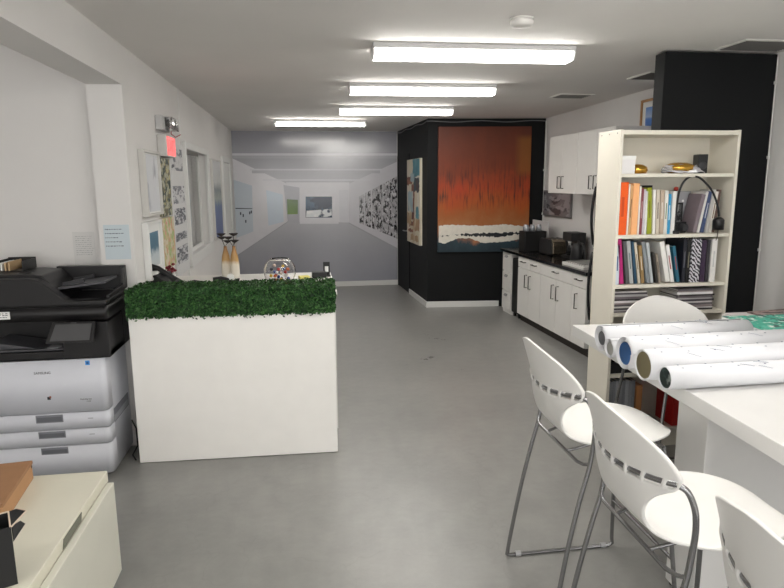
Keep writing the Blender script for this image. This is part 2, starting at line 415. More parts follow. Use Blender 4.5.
# ------------------------------------------------------------------ ceiling lights
LIGHT = emit('lit_diffuser', (255, 252, 246), 13.0)
LIGHT2 = emit('lit_tube', (255, 250, 242), 18.0)
HOUS = mat('light_housing', (196, 196, 196), 0.5)
def wrap_light(loc, rz, label):
    t = thing('ceiling_light', label, 'light', loc, rz, 'fluorescent ceiling lights')
    L = 0.655
    hb = MB(); hb.box(-L, L, -0.096, 0.096, -0.034, 0.0)
    for x in (-0.45, -0.1, 0.3): hb.box(x, x + 0.03, -0.100, -0.094, -0.012, -0.004)
    hb.build('housing', HOUS, t, bevel=0.003)
    prof = [(-0.080, -0.0345), (-0.082, -0.045), (-0.064, -0.085), (0.064, -0.085), (0.082, -0.045), (0.080, -0.0345)]
    MB().prism([(-L + 0.012, y, z) for y, z in prof], (2 * L - 0.024, 0, 0)).build('diffuser', LIGHT, t, bevel=0.004)
    for s in (-1, 1):
        MB().prism([(s * (L - 0.011), y * 1.03, z - 0.001) for y, z in prof], (s * 0.011, 0, 0)).build('end_cap', mat('end_cap_plastic', (236, 236, 236), 0.35), t)
    return t
scene.view_settings.view_transform = 'Standard'; scene.view_settings.look = 'None'; scene.view_settings.gamma = 1.0; scene.view_settings.use_curve_mapping = False
scene.view_settings.exposure = 0.86
wd = bpy.data.worlds.new('world'); scene.world = wd; wd.use_nodes = True
wd.node_tree.nodes['Background'].inputs[0].default_value = (1.0, 0.99, 0.975, 1); wd.node_tree.nodes['Background'].inputs[1].default_value = 2.1
wrap_light((1.135, 4.08, HC), -0.022, 'wide lit fluorescent ceiling light, largest and nearest one, in front of the smoke detector')
wrap_light((1.115, 5.66, HC), -0.025, 'lit fluorescent ceiling light, second from the viewer, between two others of its kind')
wrap_light((1.125, 7.27, HC), -0.01, 'lit fluorescent ceiling light just in front of the black room')
for y, d in ((2.45, 'directly above the white stools'), (0.9, 'above the near end of the room'), (-1.2, 'at the rear of the room')):
    wrap_light((1.13, y, HC), 0, 'lit fluorescent ceiling light ' + d)
for y, d in ((0.4, 'in the left side area at the rear'),):
    wrap_light((-2.3, y, HC), 0, 'lit fluorescent ceiling light ' + d)
st = thing('strip_light', 'slim lit fluorescent strip on the ceiling close to the gallery mural', 'light', (0.315, 8.78, HC), 0.0)
MB().box(-0.63, 0.63, -0.035, 0.035, -0.035, 0).build('housing', HOUS, st, bevel=0.003)
MB().tube([(-0.6, 0, -0.068), (0.6, 0, -0.068)], 0.019, seg=14).build('tube', LIGHT2, st)
for s in (-1, 1): MB().box(s * 0.615 - 0.015, s * 0.615 + 0.015, -0.025, 0.025, -0.092, -0.035).build('end_cap', HOUS, st, bevel=0.003)
# smoke detector
sd = thing('smoke_detector', 'round white smoke detector on the ceiling above the nearest light', 'smoke detector', (1.20, 3.363, HC))
MB().lathe([(0.058, 0), (0.058, -0.012), (0.062, -0.016), (0.060, -0.035), (0.045, -0.045), (0.0, -0.047)][::-1], seg=32).build('cover', mat('detector_plastic', (206, 204, 200), 0.5), sd)
MB().lathe([(0.064, -0.012), (0.064, -0.001)], seg=32).build('base', mat('detector_base_plastic', (190, 188, 184), 0.5), sd)
sd2 = MB().lathe([(0.0, -0.035), (0.04, -0.033), (0.05, 0)], seg=20).build('smoke_detector', mat('detector_plastic', (206, 204, 200), 0.5), loc=(0.95, 9.15, HC)); tag(sd2, 'small round sensor on the ceiling right of the slim strip light', 'smoke detector')
# ceiling vents
def vent(loc, sx, sy, n, label, rz=0, fin=(96, 94, 92)):
    t = thing('ceiling_vent', label, 'vent', loc, rz, 'ceiling air vents')
    fr = MB(); w = 0.022
    fr.box(-sx / 2, sx / 2, -sy / 2, -sy / 2 + w, -0.008, 0); fr.box(-sx / 2, sx / 2, sy / 2 - w, sy / 2, -0.008, 0)
    fr.box(-sx / 2, -sx / 2 + w, -sy / 2 + w, sy / 2 - w, -0.008, 0); fr.box(sx / 2 - w, sx / 2, -sy / 2 + w, sy / 2 - w, -0.008, 0)
    fr.build('frame', mat('vent_frame_paint', (214, 212, 208), 0.5), t)
    box('backing', mat('vent_dark', (60, 60, 60), 0.8), -sx / 2 + w, sx / 2 - w, -sy / 2 + w, sy / 2 - w, -0.002, 0, t)
    sl = MB()
    for i in range(n):
        y = -sy / 2 + w + (i + 0.5) * (sy - 2 * w) / n
        sl.add([(-sx / 2 + w, y - 0.004, -0.002), (sx / 2 - w, y - 0.004, -0.002), (sx / 2 - w, y + 0.007, -0.011), (-sx / 2 + w, y + 0.007, -0.011)], [(0, 1, 2, 3)])
    sl.build('louvres', mat('vent_fin_%d' % fin[0], fin, 0.6), t, solid=0.0015)
vent((2.98, 3.82, HC), 0.46, 0.30, 12, 'grey louvred ceiling vent directly in front of the black partition')
vent((2.95, 4.97, HC), 0.34, 0.36, 10, 'grey louvred ceiling vent half hidden behind the black partition')
vent((2.76, 6.2, HC), 0.36, 0.28, 5, 'dark slotted ceiling vent above the kitchen wall cabinets', fin=(120, 118, 115))

# ------------------------------------------------------------------ reception planter with artificial hedge
PA = Vector((-1.063, 3.905, 0)); PB = Vector((0.196, 3.870, 0)); prz = math.atan2(PB.y - PA.y, PB.x - PA.x); PL = (PB - PA).length
pl = thing('planter_box', 'tall white rectangular planter box acting as the reception screen', 'planter', (PA.x, PA.y, 0), prz)
PT = 0.95; PD = 0.30
pw = mat('planter_white', (244, 242, 238), 0.4, var=0.01)
box('front_panel', pw, 0, PL, 0, 0.018, 0.004, PT, pl, bevel=0.002)
box('back_panel', pw, 0, PL, PD - 0.018, PD, 0.004, PT, pl, bevel=0.002)
for x in (0.0, PL - 0.018): box('side_panel', pw, x, x + 0.018, 0.0185, PD - 0.0185, 0.004, PT, pl, bevel=0.002)
box('bottom_plate', pw, 0.02, PL - 0.02, 0.02, PD - 0.02, 0.0, 0.02, pl)
box('inner_shelf', mat('planter_inside', (60, 60, 50), 0.8), 0.02, PL - 0.02, 0.02, PD - 0.02, PT - 0.06, PT - 0.04, pl)
def hedge():
    rnd = random.Random(3)
    mb = MB()
    x0, x1, y0, y1, z0, z1 = -0.004, PL + 0.002, -0.012, PD + 0.0, PT - 0.035, PT + 0.172
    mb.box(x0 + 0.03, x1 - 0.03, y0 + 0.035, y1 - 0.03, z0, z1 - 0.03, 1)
    def leaf(p, n):
        n = (n + Vector((rnd.uniform(-.8, .8), rnd.uniform(-.8, .8), rnd.uniform(-.6, .9)))).normalized()
        u = n.orthogonal().normalized(); u.rotate(Matrix.Rotation(rnd.uniform(0, 6.28), 3, n)); w = n.cross(u)
        l = rnd.uniform(0.007, 0.0125); b = l * 0.55
        d = n * rnd.uniform(0.001, 0.004)
        mb.add([p - u * l, p + w * b + d, p + u * l, p - w * b + d], [(0, 1, 2, 3)], rnd.choice((0, 0, 2, 3)))
    def bumpy(a, b): return 0.011 * (math.sin(a * 38 + 1.3 * math.sin(b * 31)) * math.sin(b * 43 + a * 17))
    N = 26000
    faces = [('f', PL * 0.22, 1.7), ('t', PL * 0.3, 1.0), ('r', 0.3 * 0.22, 1.2), ('l', 0.3 * 0.22, 0.8), ('b', PL * 0.22, 0.35)]
    tot = sum(a * w for _, a, w in faces)
    for k, a, w in faces:
        for _ in range(int(N * a * w / tot)):
            dpt = -rnd.random() ** 1.3 * 0.034
            if k == 'f':
                x, z = rnd.uniform(x0, x1), rnd.uniform(PT - 0.004 if rnd.random() < .93 else PT - 0.02, z1); leaf(Vector((x, y0 - dpt - bumpy(x, z) - 0.004, z)), Vector((0, -1, 0.2)))
            elif k == 'b':
                x, z = rnd.uniform(x0, x1), rnd.uniform(PT, z1); leaf(Vector((x, y1 + dpt + bumpy(x, z), z)), Vector((0, 1, 0.2)))
            elif k == 't':
                x, y = rnd.uniform(x0, x1), rnd.uniform(y0, y1); leaf(Vector((x, y, z1 + dpt + bumpy(x, y))), Vector((0, 0, 1)))
            else:
                y, z = rnd.uniform(y0, y1), rnd.uniform(PT, z1)
                if k == 'r': leaf(Vector((x1 + dpt + bumpy(y, z), y, z)), Vector((1, 0, 0.2)))
                else: leaf(Vector((x0 - dpt * 0.5 + 0.006, y, z)), Vector((-1, 0, 0.2)))
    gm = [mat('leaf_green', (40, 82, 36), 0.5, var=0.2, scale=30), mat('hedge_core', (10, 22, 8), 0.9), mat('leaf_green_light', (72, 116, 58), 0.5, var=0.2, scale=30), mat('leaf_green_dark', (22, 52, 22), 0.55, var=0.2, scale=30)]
    o = mb.build('artificial_hedge', gm, loc=(PA.x, PA.y, 0), rot=(0, 0, prz))
    tag(o, 'dense clipped green artificial hedge filling the top of the white planter', 'hedge')
hedge()

# ------------------------------------------------------------------ reception desk behind the planter
DZ = 1.02
dk = thing('reception_desk', 'white reception desk behind the hedge planter', 'desk', (0, 0, 0))
box('desk_top', WHITE, XL + 0.016, 0.235, 4.24, 5.2, DZ - 0.035, DZ, dk, bevel=0.003)
box('side_panel', WHITE, 0.195, 0.225, 4.28, 5.17, 0, DZ - 0.035, dk)
box('side_panel', WHITE, XL + 0.03, XL + 0.06, 4.28, 5.17, 0, DZ - 0.035, dk)
box('back_panel', WHITE, XL + 0.062, 0.193, 5.12, 5.14, 0.1, DZ - 0.035, dk)
def lathe_thing(name, prof, m, loc, label, cat, group=None, seg=24):
    o = MB().lathe(prof, seg=seg).build(name, m, loc=loc); return tag(o, label, cat, group)
vm = ramp_mat('vase_glaze', [(0, (226, 222, 212)), (0.42, (222, 214, 198)), (0.55, (186, 148, 92)), (1, (150, 106, 58))], 'Z', nscale=3, ndist=0.08, rough=0.35)
fl = mat('dark_flower', (34, 27, 25), 0.7)
for i, (px, y, h, lab) in enumerate(((226.5, 5.08, 0.245, 'left one of two tan and white bottle vases with dark blooms on the desk'), (235, 5.02, 0.25, 'right one of two tan and white bottle vases with dark blooms on the desk'))):
    b = PY(px, 270, y)
    v = thing('bottle_vase', lab, 'vase', (b.x, y, DZ), 0, 'bottle vases on the reception desk')
    MB().lathe([(0.0, 0.002), (0.036, 0), (0.038, 0.02), (0.036, 0.11), (0.029, 0.17), (0.016, 0.215), (0.012, 0.235), (0.013, h), (0.009, h), (0.008, 0.2)], seg=24).build('vase_body', vm, v)
    for k in range(3):
        a = k * 2.1 + i; dx, dy, dz = 0.030 * math.cos(a) - 0.01, 0.02 * math.sin(a), h + 0.035 + k * 0.028
        fb = MB(); fb.tube([(0, 0, h - 0.03), (dx * 0.3, dy * 0.3, h + 0.01), (dx, dy, dz - 0.01)], 0.0025, seg=6)
        fb.lathe([(0, dz - 0.012), (0.014, dz - 0.006), (0.034, dz + 0.008), (0.036, dz + 0.012), (0.018, dz + 0.008), (0, dz + 0.014)], (dx, dy, 0), seg=10)
        fb.build('dried_bloom', fl, v)
# candy globe
g = PY(280, 277, 4.52)
gb = thing('glass_globe_bowl', 'clear round glass bowl of wrapped sweets at the middle of the desk', 'bowl', (g.x, 4.52, DZ))
pr = []
for i in range(15):
    a = -PI / 2 + 0.35 + (PI - 0.95) * i / 14; pr.append((0.115 * math.cos(a), 0.108 + 0.115 * math.sin(a)))
MB().lathe([(0.0, pr[0][1])] + pr + [(pr[-1][0] - 0.004, pr[-1][1])] + [(r * 0.965, h) for r, h in pr[::-1]][1:] + [(0, pr[0][1] + 0.006)], seg=36).build('globe', GLASS, gb)
cols = [(190, 40, 40), (40, 70, 150), (225, 200, 190), (230, 190, 60), (50, 50, 70), (210, 110, 60), (235, 235, 235)]
for i in range(32):
    a = i * 2.4; r = 0.068 * math.sqrt((i % 9) / 9); z = 0.02 + 0.024 * (i // 6)
    c = MB(); c.lathe([(0, -0.013), (0.008, -0.01), (0.012, 0), (0.008, 0.01), (0, 0.013)], seg=8, axis='X')
    o = c.build('wrapped_sweet', mat('sweet_%d' % (i % 7), cols[i % 7], 0.3), loc=(g.x + r * math.cos(a), 4.52 + r * math.sin(a), DZ + z + 0.01), rot=(a, 0.5 * math.sin(i), a))
    tag(o, 'colourful wrapped sweet in the round glass bowl', 'sweet', 'wrapped sweets in the glass bowl')
# telephone
p = PY(165, 275, 4.52)
ph = thing('desk_telephone', 'black desk telephone with angled handset behind the hedge left end', 'telephone', (p.x + 0.03, 4.52, DZ), PI / 2 - 0.25)
MB().prism([(-0.09, -0.09, 0), (-0.09, 0.1, 0), (-0.09, 0.1, 0.10), (-0.09, 0.07, 0.115), (-0.09, -0.09, 0.025)], (0.20, 0, 0)).build('phone_base', BLACKP, ph, bevel=0.005)
MB().tube([(-0.07, -0.08, 0.075), (-0.073, -0.03, 0.115), (-0.075, 0.04, 0.16), (-0.07, 0.09, 0.165)], [0.024, 0.017, 0.018, 0.026], seg=12).build('handset', BLACKP, ph)
box('display', DARKP, 0.0, 0.09, 0.03, 0.08, 0.094, 0.12, ph)
cdp = MB(); cdp.tube([(-0.07 + 0.012 * math.cos(i * 1.3) - 0.0012 * i, -0.09 - 0.001 * i, 0.06 - 0.0012 * i + 0.01 * math.sin(i * 1.3)) for i in range(40)], 0.003, seg=6); cdp.build('coiled_cord', BLACKP, ph)
# small things along the desk
def at_desk(px, y, z=DZ): q = PY(px, 275, y); return Vector((q.x, y, z))
s_ = at_desk(171, 4.95); fg = thing('flower_pot', 'small pot of dark red flowers behind the black telephone', 'flower pot', s_)
MB().lathe([(0, 0), (0.03, 0), (0.036, 0.05), (0.032, 0.05), (0.03, 0.042), (0, 0.04)], seg=18).build('pot', PAPER, fg)
rb = MB()
for i in range(16):
    a = i * 2.4; r = 0.012 + 0.03 * (i % 4) / 3; z = 0.07 + 0.07 * random.random()
    rb.tube([(0, 0, 0.04), (r * .5 * math.cos(a), r * .5 * math.sin(a), z * .7), (r * math.cos(a), r * math.sin(a), z)], 0.0015, 1, 5)
    rb.lathe([(0, -0.012), (0.013, -0.004), (0.014, 0.004), (0, 0.012)], (r * math.cos(a), r * math.sin(a), z), 0, 7)
rb.build('flowers', [mat('flower_red', (128, 34, 50), 0.6, var=.3), mat('stem_green', (50, 70, 45), 0.6)], fg)
s_ = at_desk(194, 4.75); o = MB().lathe([(0, 0), (0.035, 0), (0.04, 0.012), (0, 0.02)], seg=16).build('computer_mouse', BLACKP, loc=s_); o.scale = (1.4, .9, 1.5); tag(o, 'low black computer mouse beside the telephone', 'mouse')
s_ = at_desk(221, 4.72); sp = thing('stapler', 'black stapler standing on the desk in front of the bottle vases', 'stapler', s_, 0.2)
box('stapler_base', BLACKP, -0.06, 0.06, -0.016, 0.016, 0, 0.012, sp, bevel=0.003)
MB().prism([(-0.06, -0.014, 0.016), (0.06, -0.014, 0.026), (0.055, -0.014, 0.04), (0.0, -0.014, 0.055), (-0.06, -0.014, 0.05)], (0, 0.028, 0)).build('stapler_arm', BLACKP, sp, bevel=0.004)
s_ = at_desk(232, 4.74); tp = thing('tape_dispenser', 'black tape dispenser with white roll right of the stapler', 'tape dispenser', s_, 0.1)
MB().prism([(-0.05, -0.015, 0), (0.05, -0.015, 0), (0.055, -0.015, 0.035), (0.03, -0.015, 0.03), (0.01, -0.015, 0.02), (-0.03, -0.015, 0.03), (-0.05, -0.015, 0.03)], (0, 0.03, 0)).build('dispenser_body', BLACKP, tp, bevel=0.002)
MB().lathe([(0.026, -0.01), (0.026, 0.01)], (-0.012, 0, 0.045), seg=20, axis='Y').build('tape_roll', PAPER, tp)
s_ = at_desk(304, 4.85); o = obox('sticky_note_pad', mat('sticky_yellow', (232, 222, 130), 0.7), 0.075, 0.075, 0.022, s_, (0, 0, 0.2)); tag(o, 'pale yellow sticky note pad between sweets bowl and black box', 'notepad')
s_ = at_desk(319, 4.9); o = obox('card_box', BLACKP, 0.11, 0.08, 0.045, s_, (0, 0, 0.05), bevel=0.004); tag(o, 'small black box lying near the right end of the desk', 'box')
s_ = at_desk(332, 4.95); s_.x = 0.195; ch = thing('card_holder', 'black upright card holder with small white card at desk end', 'card holder', s_, 0.0)
box('holder_base', BLACKP, -0.03, 0.03, -0.03, 0.03, 0, 0.01, ch); box('holder_back', BLACKP, -0.026, 0.026, 0.0, 0.012, 0.01, 0.115, ch, bevel=0.003); box('card', PAPER, -0.014, 0.014, -0.003, 0.0, 0.035, 0.08, ch)

# ------------------------------------------------------------------ art and paper on the left wall
def wall_art(name, y0, y1, z0, z1, m, label, cat='picture', dep=0.03, frame=None, mount=None, mw=0.0):
    t = thing(name, label, cat, (XL + 0.001, (y0 + y1) / 2, z0))
    w = (y1 - y0) / 2; h = z1 - z0
    if frame:
        fr = MB(); f = 0.018
        fr.box(0, dep, -w, w, 0, f); fr.box(0, dep, -w, w, h - f, h); fr.box(0, dep, -w, -w + f, f, h - f); fr.box(0, dep, w - f, w, f, h - f)
        fr.build('frame', frame, t, bevel=0.002)
        box('mount', mount or PAPER, 0, dep * 0.6, -w + f, w - f, f, h - f, t)
        box('print', m, dep * 0.6, dep * 0.62, -w + f + mw, w - f - mw, f + mw, h - f - mw, t)
    else:
        box('canvas', m, 0, dep, -w, w, 0, h, t, bevel=0.002)
    return t
WD = mat('pale_frame', (204, 202, 198), 0.5); WF = mat('white_frame', (228, 228, 226), 0.4)
wall_art('framed_print', 4.46, 4.93, 1.535, 1.99, blobs('print_tree_haze', (208, 210, 214), [(176, 180, 190), (120, 122, 134)], 3, (1, 1, .6), thr=0.55, soft=.2), 'pale framed print of a hazy bare tree, upper left of the picture group', frame=WD, mw=0.01, dep=0.045)
wall_art('canvas_painting', 4.99, 5.33, 1.51, 1.955, blobs('paint_pond', (96, 92, 66), [(190, 180, 130), (42, 56, 52), (170, 170, 150)], 5, (1, 1, 1.6)), 'small canvas of dark greens and golds directly under the exit sign', 'painting')
wall_art('framed_print', 4.41, 4.84, 1.10, 1.50, ramp_mat('print_teal', [(0, (200, 206, 208)), (0.35, (190, 200, 205)), (0.55, (74, 112, 134)), (1, (84, 124, 146))], 'Z', ndist=0.25, nscale=5), 'white framed print with slate blue sky, lower left of the picture group', frame=WF, mw=0.06, dep=0.045)
wall_art('canvas_painting', 4.95, 5.36, 1.10, 1.495, blobs('paint_pastel', (200, 184, 140), [(206, 150, 130), (160, 180, 120), (210, 200, 180)], 6), 'pastel abstract canvas below the dark green canvas', 'painting')
bdt = wall_art('picture_board', 5.42, 6.03, 0.97, 2.10, mat('board_white', (214, 214, 214), 0.55), 'tall white board of small grey photographs left of the interior window', 'board', dep=0.02)
for i_, (zz, hh) in enumerate(((0.90, 0.19), (0.62, 0.15), (0.44, 0.14), (0.30, 0.07), (0.10, 0.15))):
    box('photo_print', blobs('board_photo_%d' % i_, (206, 206, 208), [(84, 86, 94), (120, 122, 130)], 2.6 + 0.3 * i_, (1, 1.2, 1.4), thr=0.5, soft=0.08), 0.0201, 0.0215, -0.27, 0.24, zz, zz + hh, bdt)
wall_art('framed_print', 7.85, 8.72, 1.08, 2.06, ramp_mat('print_sea', [(0, (96, 108, 150)), (0.4, (104, 120, 160)), (0.5, (160, 168, 160)), (0.62, (120, 128, 132)), (0.72, (200, 202, 200)), (1, (212, 212, 214))], 'Z', ndist=0.1, nscale=6), 'tall grey and blue seascape picture between window and far door', dep=0.04, frame=WD, mw=0.0)
# papers
def paper_on_y(name, px0, px1, py0, py1, yp, m, label, rows, dark):
    a = PY(px0, py0, yp); b = PY(px1, py1, yp)
    w, h = b.x - a.x, a.z - b.z
    t = thing(name, label, 'paper', (a.x + w / 2, yp, b.z))
    box('sheet', m, -w / 2, w / 2, -0.002, 0.0, 0, h, t)
    mb = MB(); rnd = random.Random(len(label))
    for i in range(rows):
        z = h * (0.86 - 0.6 * i / rows); x = -w * 0.38
        if dark: mb.box(x - w * 0.06, x - w * 0.03, -0.0028, -0.002, z, z + 0.006)
        while x < w * (0.34 if not dark else rnd.uniform(0.0, 0.32)):
            l = rnd.uniform(0.006, 0.016); mb.box(x, x + l, -0.0028, -0.002, z + rnd.uniform(-.001, .001), z + (0.0045 if dark else 0.002)); x += l + 0.005
    mb.build('handwriting' if dark else 'printed_lines', mat('ink_dark' if dark else 'ink_grey', (60, 66, 84) if dark else (150, 150, 152), 0.6), t)
paper_on_y('printed_notice', 72, 97, 232, 265, 4.299, mat('notice_paper', (214, 213, 211), 0.6), 'white printed notice on the side wall above the copier', 10, False)
paper_on_y('handwritten_note', 103, 131.5, 225, 259, 4.199, mat('pale_blue_paper', (200, 212, 218), 0.6), 'pale blue handwritten list taped to the wall corner', 5, True)
# emergency light and exit sign
el = thing('emergency_light', 'emergency light with clear twin lamp heads above the exit sign', 'emergency light', (XL + 0.001, 5.25, 2.165))
box('housing', HOUS, 0, 0.05, -0.19, 0.13, 0, 0.11, el, bevel=0.006)
for y in (-0.02, 0.12):
    MB().lathe([(0.02, 0.0), (0.04, 0.03), (0.042, 0.045), (0.0, 0.05)], (0.05, y, 0.06), axis='X', seg=20).build('lamp_head', mat('lamp_reflector', (220, 222, 224), 0.12, 0.9), el)
box('lens_cover', mat('clear_plastic', (240, 240, 240), 0.05, trans=0.9), 0.05, 0.105, -0.08, 0.17, 0.01, 0.105, el)
ex = thing('exit_sign', 'white box exit sign with glowing red face on the left wall', 'exit sign', (XL + 0.001, 5.27, 1.968))
box('sign_box', mat('sign_housing', (205, 203, 200), 0.5), 0, 0.065, -0.19, 0.17, 0, 0.165, ex, bevel=0.004)
box('sign_face', emit('sign_red_glow', (235, 96, 96), 0.55), 0.065, 0.068, -0.15, 0.165, 0.01, 0.155, ex)
text('sign_lettering', 'EXIT', 0.13, emit('sign_red', (255, 70, 70), 1.2), ex, (0.0685, 0.007, 0.082), (PI / 2, 0, PI / 2), 0.001)
rw = MB(); rw.tube([(XL + 0.055, 5.385, 2.2), (XL + 0.03, 5.5, 2.165), (XL + 0.01, 5.8, 2.16), (XL + 0.01, 6.04, 2.2)], 0.004, seg=6)
tag(rw.build('red_wire', mat('red_wire', (170, 60, 60), 0.5)), 'thin red wire leaving the emergency light along the wall', 'wire')

# ------------------------------------------------------------------ paintings on the black room
fb0 = Vector((A0[0], A0[1], 0)); fb1 = Vector((3.44, B1[1], 0)); vb = (fb1 - fb0).normalized(); brz = math.atan2(vb.y, vb.x)
def extra_orange(nt, tc, sp, nz, col):
    # dark vertical streaks in the middle, yellow patch top right, black scratches across the white band
    mp = nt.nodes.new('ShaderNodeMapping'); mp.inputs['Scale'].default_value = (9, 1, 1.2); nt.links.new(tc.outputs['Generated'], mp.inputs['Vector'])
    n = nt.nodes.new('ShaderNodeTexNoise'); n.inputs['Scale'].default_value = 5; n.inputs['Detail'].default_value = 9; nt.links.new(mp.outputs[0], n.inputs['Vector'])
    r = nt.nodes.new('ShaderNodeValToRGB'); r.color_ramp.elements[0].position = 0.48; r.color_ramp.elements[0].color = (0, 0, 0, 1); r.color_ramp.elements[1].position = 0.66
    nt.links.new(n.outputs['Fac'], r.inputs['Fac'])
    zr = nt.nodes.new('ShaderNodeValToRGB'); e = zr.color_ramp.elements; e[0].position = 0.33; e[0].color = (0, 0, 0, 1); e[1].position = 0.8; e[1].color = (0, 0, 0, 1)
    k = e.new(0.45); k.color = (1, 1, 1, 1); k = e.new(0.62); k.color = (.7, .7, .7, 1)
    nt.links.new(sp.outputs['Z'], zr.inputs['Fac'])
    mu = nt.nodes.new('ShaderNodeMath'); mu.operation = 'MULTIPLY'; nt.links.new(r.outputs['Color'], mu.inputs[0]); nt.links.new(zr.outputs['Color'], mu.inputs[1])
    col = mix_rgb(nt, mu.outputs[0], col, rgb(64, 26, 14))
    # red patches at the left and right
    n2 = nt.nodes.new('ShaderNodeTexNoise'); n2.inputs['Scale'].default_value = 2.6; nt.links.new(tc.outputs['Generated'], n2.inputs['Vector'])
    r2 = nt.nodes.new('ShaderNodeValToRGB'); r2.color_ramp.elements[0].position = 0.5; r2.color_ramp.elements[0].color = (0, 0, 0, 1); r2.color_ramp.elements[1].position = 0.62; r2.color_ramp.elements[1].color = (.55, .55, .55, 1)
    nt.links.new(n2.outputs['Fac'], r2.inputs['Fac'])
    z2 = nt.nodes.new('ShaderNodeValToRGB'); e = z2.color_ramp.elements; e[0].position = 0.3; e[0].color = (0, 0, 0, 1); e[1].position = 0.72; e[1].color = (0, 0, 0, 1); k = e.new(0.5); k.color = (1, 1, 1, 1)
    nt.links.new(sp.outputs['Z'], z2.inputs['Fac'])
    m2 = nt.nodes.new('ShaderNodeMath'); m2.operation = 'MULTIPLY'; nt.links.new(r2.outputs['Color'], m2.inputs[0]); nt.links.new(z2.outputs['Color'], m2.inputs[1])
    col = mix_rgb(nt, m2.outputs[0], col, rgb(182, 44, 0))
    x3 = nt.nodes.new('ShaderNodeValToRGB'); e = x3.color_ramp.elements; e[0].position = 0.82; e[0].color = (0, 0, 0, 1); e[1].position = 0.9; e[1].color = (.5, .5, .5, 1)
    nt.links.new(sp.outputs['X'], x3.inputs['Fac'])
    z3 = nt.nodes.new('ShaderNodeValToRGB'); e = z3.color_ramp.elements; e[0].position = 0.6; e[0].color = (0, 0, 0, 1); e[1].position = 0.66; e[1].color = (1, 1, 1, 1); k = e.new(0.9); k.color = (1, 1, 1, 1); k = e.new(0.94); k.color = (0, 0, 0, 1)
    nt.links.new(sp.outputs['Z'], z3.inputs['Fac'])
    m3 = nt.nodes.new('ShaderNodeMath'); m3.operation = 'MULTIPLY'; nt.links.new(x3.outputs['Color'], m3.inputs[0]); nt.links.new(z3.outputs['Color'], m3.inputs[1])
    return mix_rgb(nt, m3.outputs[0], col, rgb(150, 96, 20))
om = ramp_mat('orange_abstract_paint', [(0, (20, 42, 52)), (0.10, (34, 58, 68)), (0.165, (170, 108, 70)), (0.23, (166, 104, 56)), (0.31, (160, 88, 34)), (0.38, (172, 80, 14)), (0.52, (166, 58, 4)), (0.64, (126, 48, 6)), (0.8, (112, 44, 8)), (1, (92, 36, 8))], 'Z', nscale=2.6, ndist=0.2, rough=0.55, extra=extra_orange, nstretch=(1.5, 1, 1.3))
def onb(px, py):
    n = Vector((-vb.y, vb.x, 0)); d = ray(px, py); t_ = (fb0 - CAM).dot(n) / d.dot(n); return CAM + d * t_
pa, pb, pc_ = onb(438, 127), onb(531, 128), onb(438, 252)
sx = (pb - fb0).dot(vb) - (pa - fb0).dot(vb); s0 = (pa - fb0).dot(vb)
op = thing('abstract_painting', 'huge orange and rust abstract canvas with white and teal band', 'painting', fb0 + vb * (s0 + sx / 2) + Vector((0, 0, pc_.z)) + Vector((vb.y, -vb.x, 0)) * 0.002, brz)
PH = pa.z - pc_.z
cv = box('canvas', om, -sx / 2, sx / 2, -0.045, 0, 0, PH, op, bevel=0.003)
# the thick white brush band, ragged, with black scratches (own paint relief on the canvas)
def band(poly, m, name, off, seed, jag=0.006):
    rnd = random.Random(seed); top, bot = poly; n = 70; vs = []
    for i in range(n + 1):
        u = i / n
        def lerp(L_):
            for (x0, z0), (x1, z1) in zip(L_, L_[1:]):
                if x0 <= u <= x1: return z0 + (z1 - z0) * (u - x0) / (x1 - x0 + 1e-9)
            return L_[-1][1]
        zt = lerp(top) + rnd.uniform(-1, 1) * jag; zb = lerp(bot) + rnd.uniform(-1, 1) * jag
        xx = top[0][0] * 0 + u
        vs.append(((xx * 0.98 - 0.49) * sx, -0.0455 - off, max(zt, zb + 0.001))); vs.append(((xx * 0.98 - 0.49) * sx, -0.0455 - off, zb))
    mb = MB()
    for i in range(n):
        a = 2 * i; mb.add([vs[a + 1], vs[a + 3], vs[a + 2], vs[a]], [(0, 1, 2, 3)])
    return mb.build(name, m, op)
bandw = band(([(0, 0.215 * PH), (.1, .225 * PH), (.5, .215 * PH), (.75, .225 * PH), (1, .20 * PH)], [(0, 0.08 * PH), (.06, .07 * PH), (.2, .11 * PH), (.35, .115 * PH), (.5, .07 * PH), (.8, .085 * PH), (1, .115 * PH)]), mat('white_impasto', (222, 216, 204), 0.5, var=.06, scale=20, bump=.3, bscale=40), 'white_paint_band', 0.0012, 5)
band(([(0, 0.13 * PH), (.3, .152 * PH), (.6, .155 * PH), (1, .16 * PH)], [(0, 0.13 * PH), (.2, .142 * PH), (.35, .132 * PH), (.7, .12 * PH), (.85, .14 * PH), (1, .15 * PH)]), mat('black_scratch_paint', (28, 32, 36), 0.5), 'black_scratches', 0.002, 9, 0.012)
# narrow painting on the side of the black room
y_a, y_b = 0.30, 1.13
sp_ = thing('abstract_painting', 'tall narrow teal, cream and brown abstract canvas beside the black door', 'painting', AB(0.295, 0.002, 0.855), math.atan2(vd.y, vd.x))
pmats = [blobs('paint_cream', (200, 192, 172), [(184, 172, 146), (214, 208, 196)], 3, thr=.5, soft=.15), blobs('paint_teal', (72, 128, 140), [(104, 150, 160), (44, 92, 108)], 4, thr=.5, soft=.15),
         blobs('paint_rust', (116, 62, 42), [(150, 96, 66), (84, 44, 34)], 5, thr=.5, soft=.12), blobs('paint_dark_teal', (34, 52, 62), [(60, 40, 36), (30, 70, 84)], 5, thr=.5, soft=.12),
         blobs('paint_pale_blue', (150, 172, 180), [(196, 196, 186), (120, 150, 164)], 4, thr=.5, soft=.15), blobs('paint_sand', (170, 142, 106), [(196, 180, 150), (140, 100, 72)], 4, thr=.5, soft=.15)]
pb_ = MB().box(0, 0.84, 0, 0.04, 0, 1.245)
rnd = random.Random(21)
